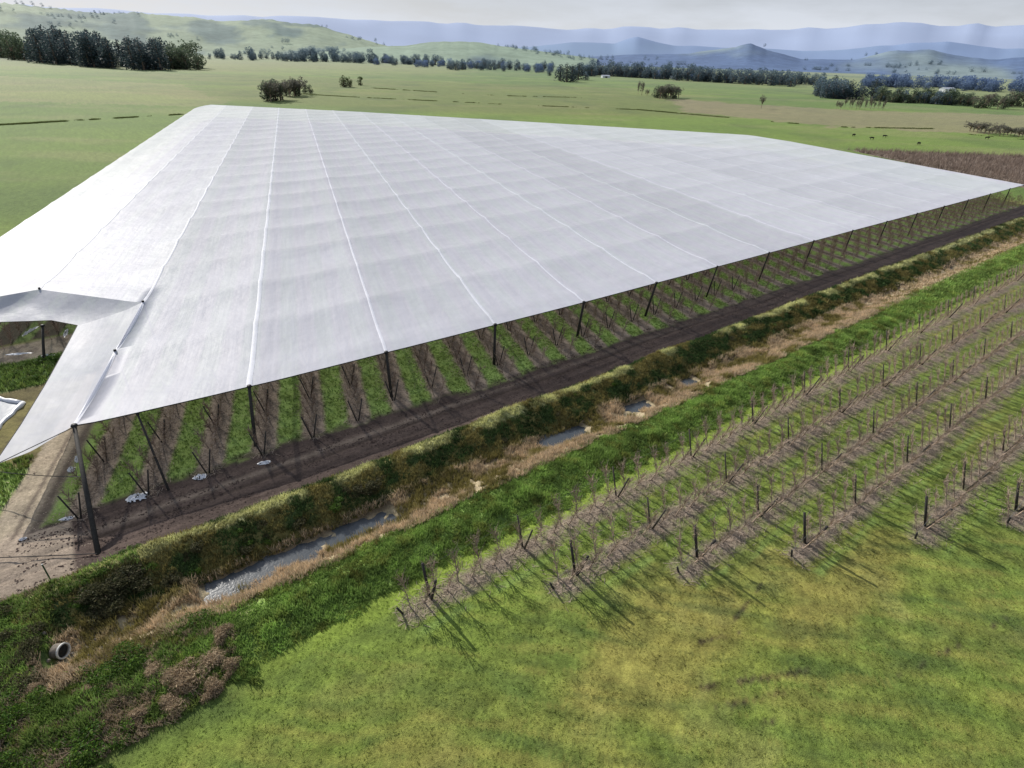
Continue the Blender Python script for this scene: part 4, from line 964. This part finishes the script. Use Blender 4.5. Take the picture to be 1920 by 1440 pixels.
for hobj in hl:
    me = hobj.data; q = random.Random(3); n_ = len(me.vertices)
    for i in range(150):
        v_ = me.vertices[q.randrange(int(n_*.1), int(n_*.9))].co; a = TM['mid'][q.randrange(4)][1]; h = q.uniform(16, 30); nc = q.randint(1, 4)
        if math.sin(v_.x*.004)+math.cos(v_.y*.003+v_.x*.002) < .2: continue
        for _ in range(nc):
            vv_ = np.empty(len(a.vertices)*3, np.float32); a.vertices.foreach_get('co', vv_); vv_ = vv_.reshape(-1, 3)[:1600]*np.array([h*1.3, h*1.3, h])+np.array([v_.x+q.uniform(-60, 60), v_.y+q.uniform(-20, 20), v_.z-4])
            cc = np.empty(len(a.vertices)*4, np.float32); a.color_attributes['col'].data.foreach_get('color', cc); MS.append((vv_, cc.reshape(-1, 4)[:1600, :3]*1.3+.02))  # crown colours lifted further as painted haze
flush(MS, 'hillside_trees', 'hazy trees scattered over the distant green slopes')
MS = []
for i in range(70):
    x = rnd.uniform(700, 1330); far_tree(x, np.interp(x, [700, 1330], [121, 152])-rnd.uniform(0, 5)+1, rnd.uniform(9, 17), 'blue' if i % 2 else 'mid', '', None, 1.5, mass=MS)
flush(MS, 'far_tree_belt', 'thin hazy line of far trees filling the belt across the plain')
# ---------------------------------------------------------------- far ditches: rushes
def rush_line(pts, label, w, h, n):
    s_, t_ = [], []
    P_ = [at(*p) for p in pts]
    for i in range(len(P_)-1):
        u = rng.uniform(0, 1, n); x_ = P_[i].x+(P_[i+1].x-P_[i].x)*u+rng.normal(0, w, n); y_ = P_[i].y+(P_[i+1].y-P_[i].y)*u+rng.normal(0, w, n)
        k = (fbm(x_*.03, y_*.03, 2, 131)+.6*fbm(x_*.2, y_*.2, 2, 132)) > .82; a, b = ST(x_[k], y_[k]); s_.append(a); t_.append(b)
    s_ = np.concatenate(s_); t_ = np.concatenate(t_)
    blades('rushes', label, 'rushes', s_, t_, rng.uniform(.5, 1, len(s_))*h, np.full(len(s_), .22), 3, lambda a, b: np.zeros((len(a), 3))+srgb(104, 114, 66), lean=.8)
rush_line([(-20, 236), (150, 226), (340, 215)], 'dark line of rushes along the drain in the left pasture', .7, .8, 1100)
rush_line([(560, 175), (760, 186), (960, 197), (1200, 207), (1280, 214), (1560, 238), (1830, 243)], 'thin dark line of rushes along the drain behind the canopy', 1.0, .8, 900)
rush_line([(700, 165), (850, 174), (960, 180), (1180, 186)], 'faint rushes in the far pasture', 1.2, 1.0, 500)
rush_line([(1820, 252), (1960, 265)], 'bright green verge under the bare hedge', 1.2, .6, 700)
# ---------------------------------------------------------------- cows
def cow_mesh():
    me = bpy.data.meshes.new('cow')
    J = [(0, 0, 1.15, .36), (.55, 0, 1.18, .34), (-.6, 0, 1.15, .37), (.95, 0, 1.2, .24), (1.25, 0, 1.0, .16), (1.5, 0, .72, .11), (-.95, 0, 1.2, .2), (-1.05, 0, .7, .04)]
    E_ = [(0, 1), (0, 2), (1, 3), (3, 4), (4, 5), (2, 6), (6, 7)]
    for sx_, root in ((.6, 1), (-.7, 2)):
        for sy in (.22, -.22):
            n = len(J); J += [(sx_, sy, .75, .13), (sx_+(.02 if sx_ > 0 else -.06), sy, .4, .075), (sx_, sy, .02, .07)]; E_ += [(root, n), (n, n+1), (n+1, n+2)]
    me.from_pydata([j[:3] for j in J], E_, [])
    o = bpy.data.objects.new('cow_tmp', me); COL.objects.link(o)
    md = o.modifiers.new('s', 'SKIN'); sv = me.skin_vertices[0].data
    for i, j in enumerate(J): sv[i].radius = (j[3], j[3])
    sv[0].use_root = True
    o.modifiers.new('b', 'SUBSURF').levels = 1
    dg = bpy.context.evaluated_depsgraph_get(); m2 = bpy.data.meshes.new_from_object(o.evaluated_get(dg)); m2.name = 'cow'
    bpy.data.objects.remove(o); m2.materials.clear(); m2.materials.append(M_cow)
    for p in m2.polygons: p.use_smooth = True
    return m2
CW = cow_mesh()
for i, (x, y, lab) in enumerate([(1600, 256, 'leftmost black cow grazing behind the canopy'), (1634, 262, 'second black cow from the left, a little nearer'), (1658, 258, 'third black cow from the left in the pasture'), (1722, 272, 'nearest black cow grazing alone in the right pasture'), (1850, 261, 'black cow beside the bare hedge at the right')]):
    p = at(x, y); o = link('cow', CW, None, (p.x, p.y, hz_at(*ST(p.x, p.y))), rnd.uniform(-.5, .5)+(math.pi if i % 2 else 0)); tag(o, lab, 'cow', 'black cows in the right pasture')
# ---------------------------------------------------------------- farm sheds
def shed(x, y, w_, d_, h_, lab):
    p = at(x, y); t = empty('farm_shed', (p.x, p.y, 0), .3); tag(t, lab, 'shed', 'pale farm sheds among the trees')
    m = MB(); m.box((0, 0, h_/2), (w_, d_, h_)); link('wall', m.mesh('wall', M_whitewall), t)
    m = MB(); e = .4
    A1 = [(-w_/2-e, -d_/2-e, h_), (w_/2+e, -d_/2-e, h_), (w_/2+e, 0, h_+d_*.2), (-w_/2-e, 0, h_+d_*.2), (w_/2+e, d_/2+e, h_), (-w_/2-e, d_/2+e, h_)]
    n = len(m.v); m.v += [Vector(a) for a in A1]; m.f += [(0, 1, 2, 3), (3, 2, 4, 5), (0, 3, 5), (1, 4, 2)]; link('roof', m.mesh('roof', M_greyroof), t)
    m = MB(); m.box((0, -d_/2-.04, h_*.4), (w_*.3, .06, h_*.8)); link('door', m.mesh('door', M_dark), t)
shed(1135, 146, 16, 9, 3.5, 'white farm shed in front of the dark tree belt')
shed(1775, 173, 22, 12, 5, 'pale shed at the foot of the right hills')
shed(1262, 148, 12, 8, 4, 'tiny pale shed half hidden in the long tree belt')
print('objects', len(S.objects))
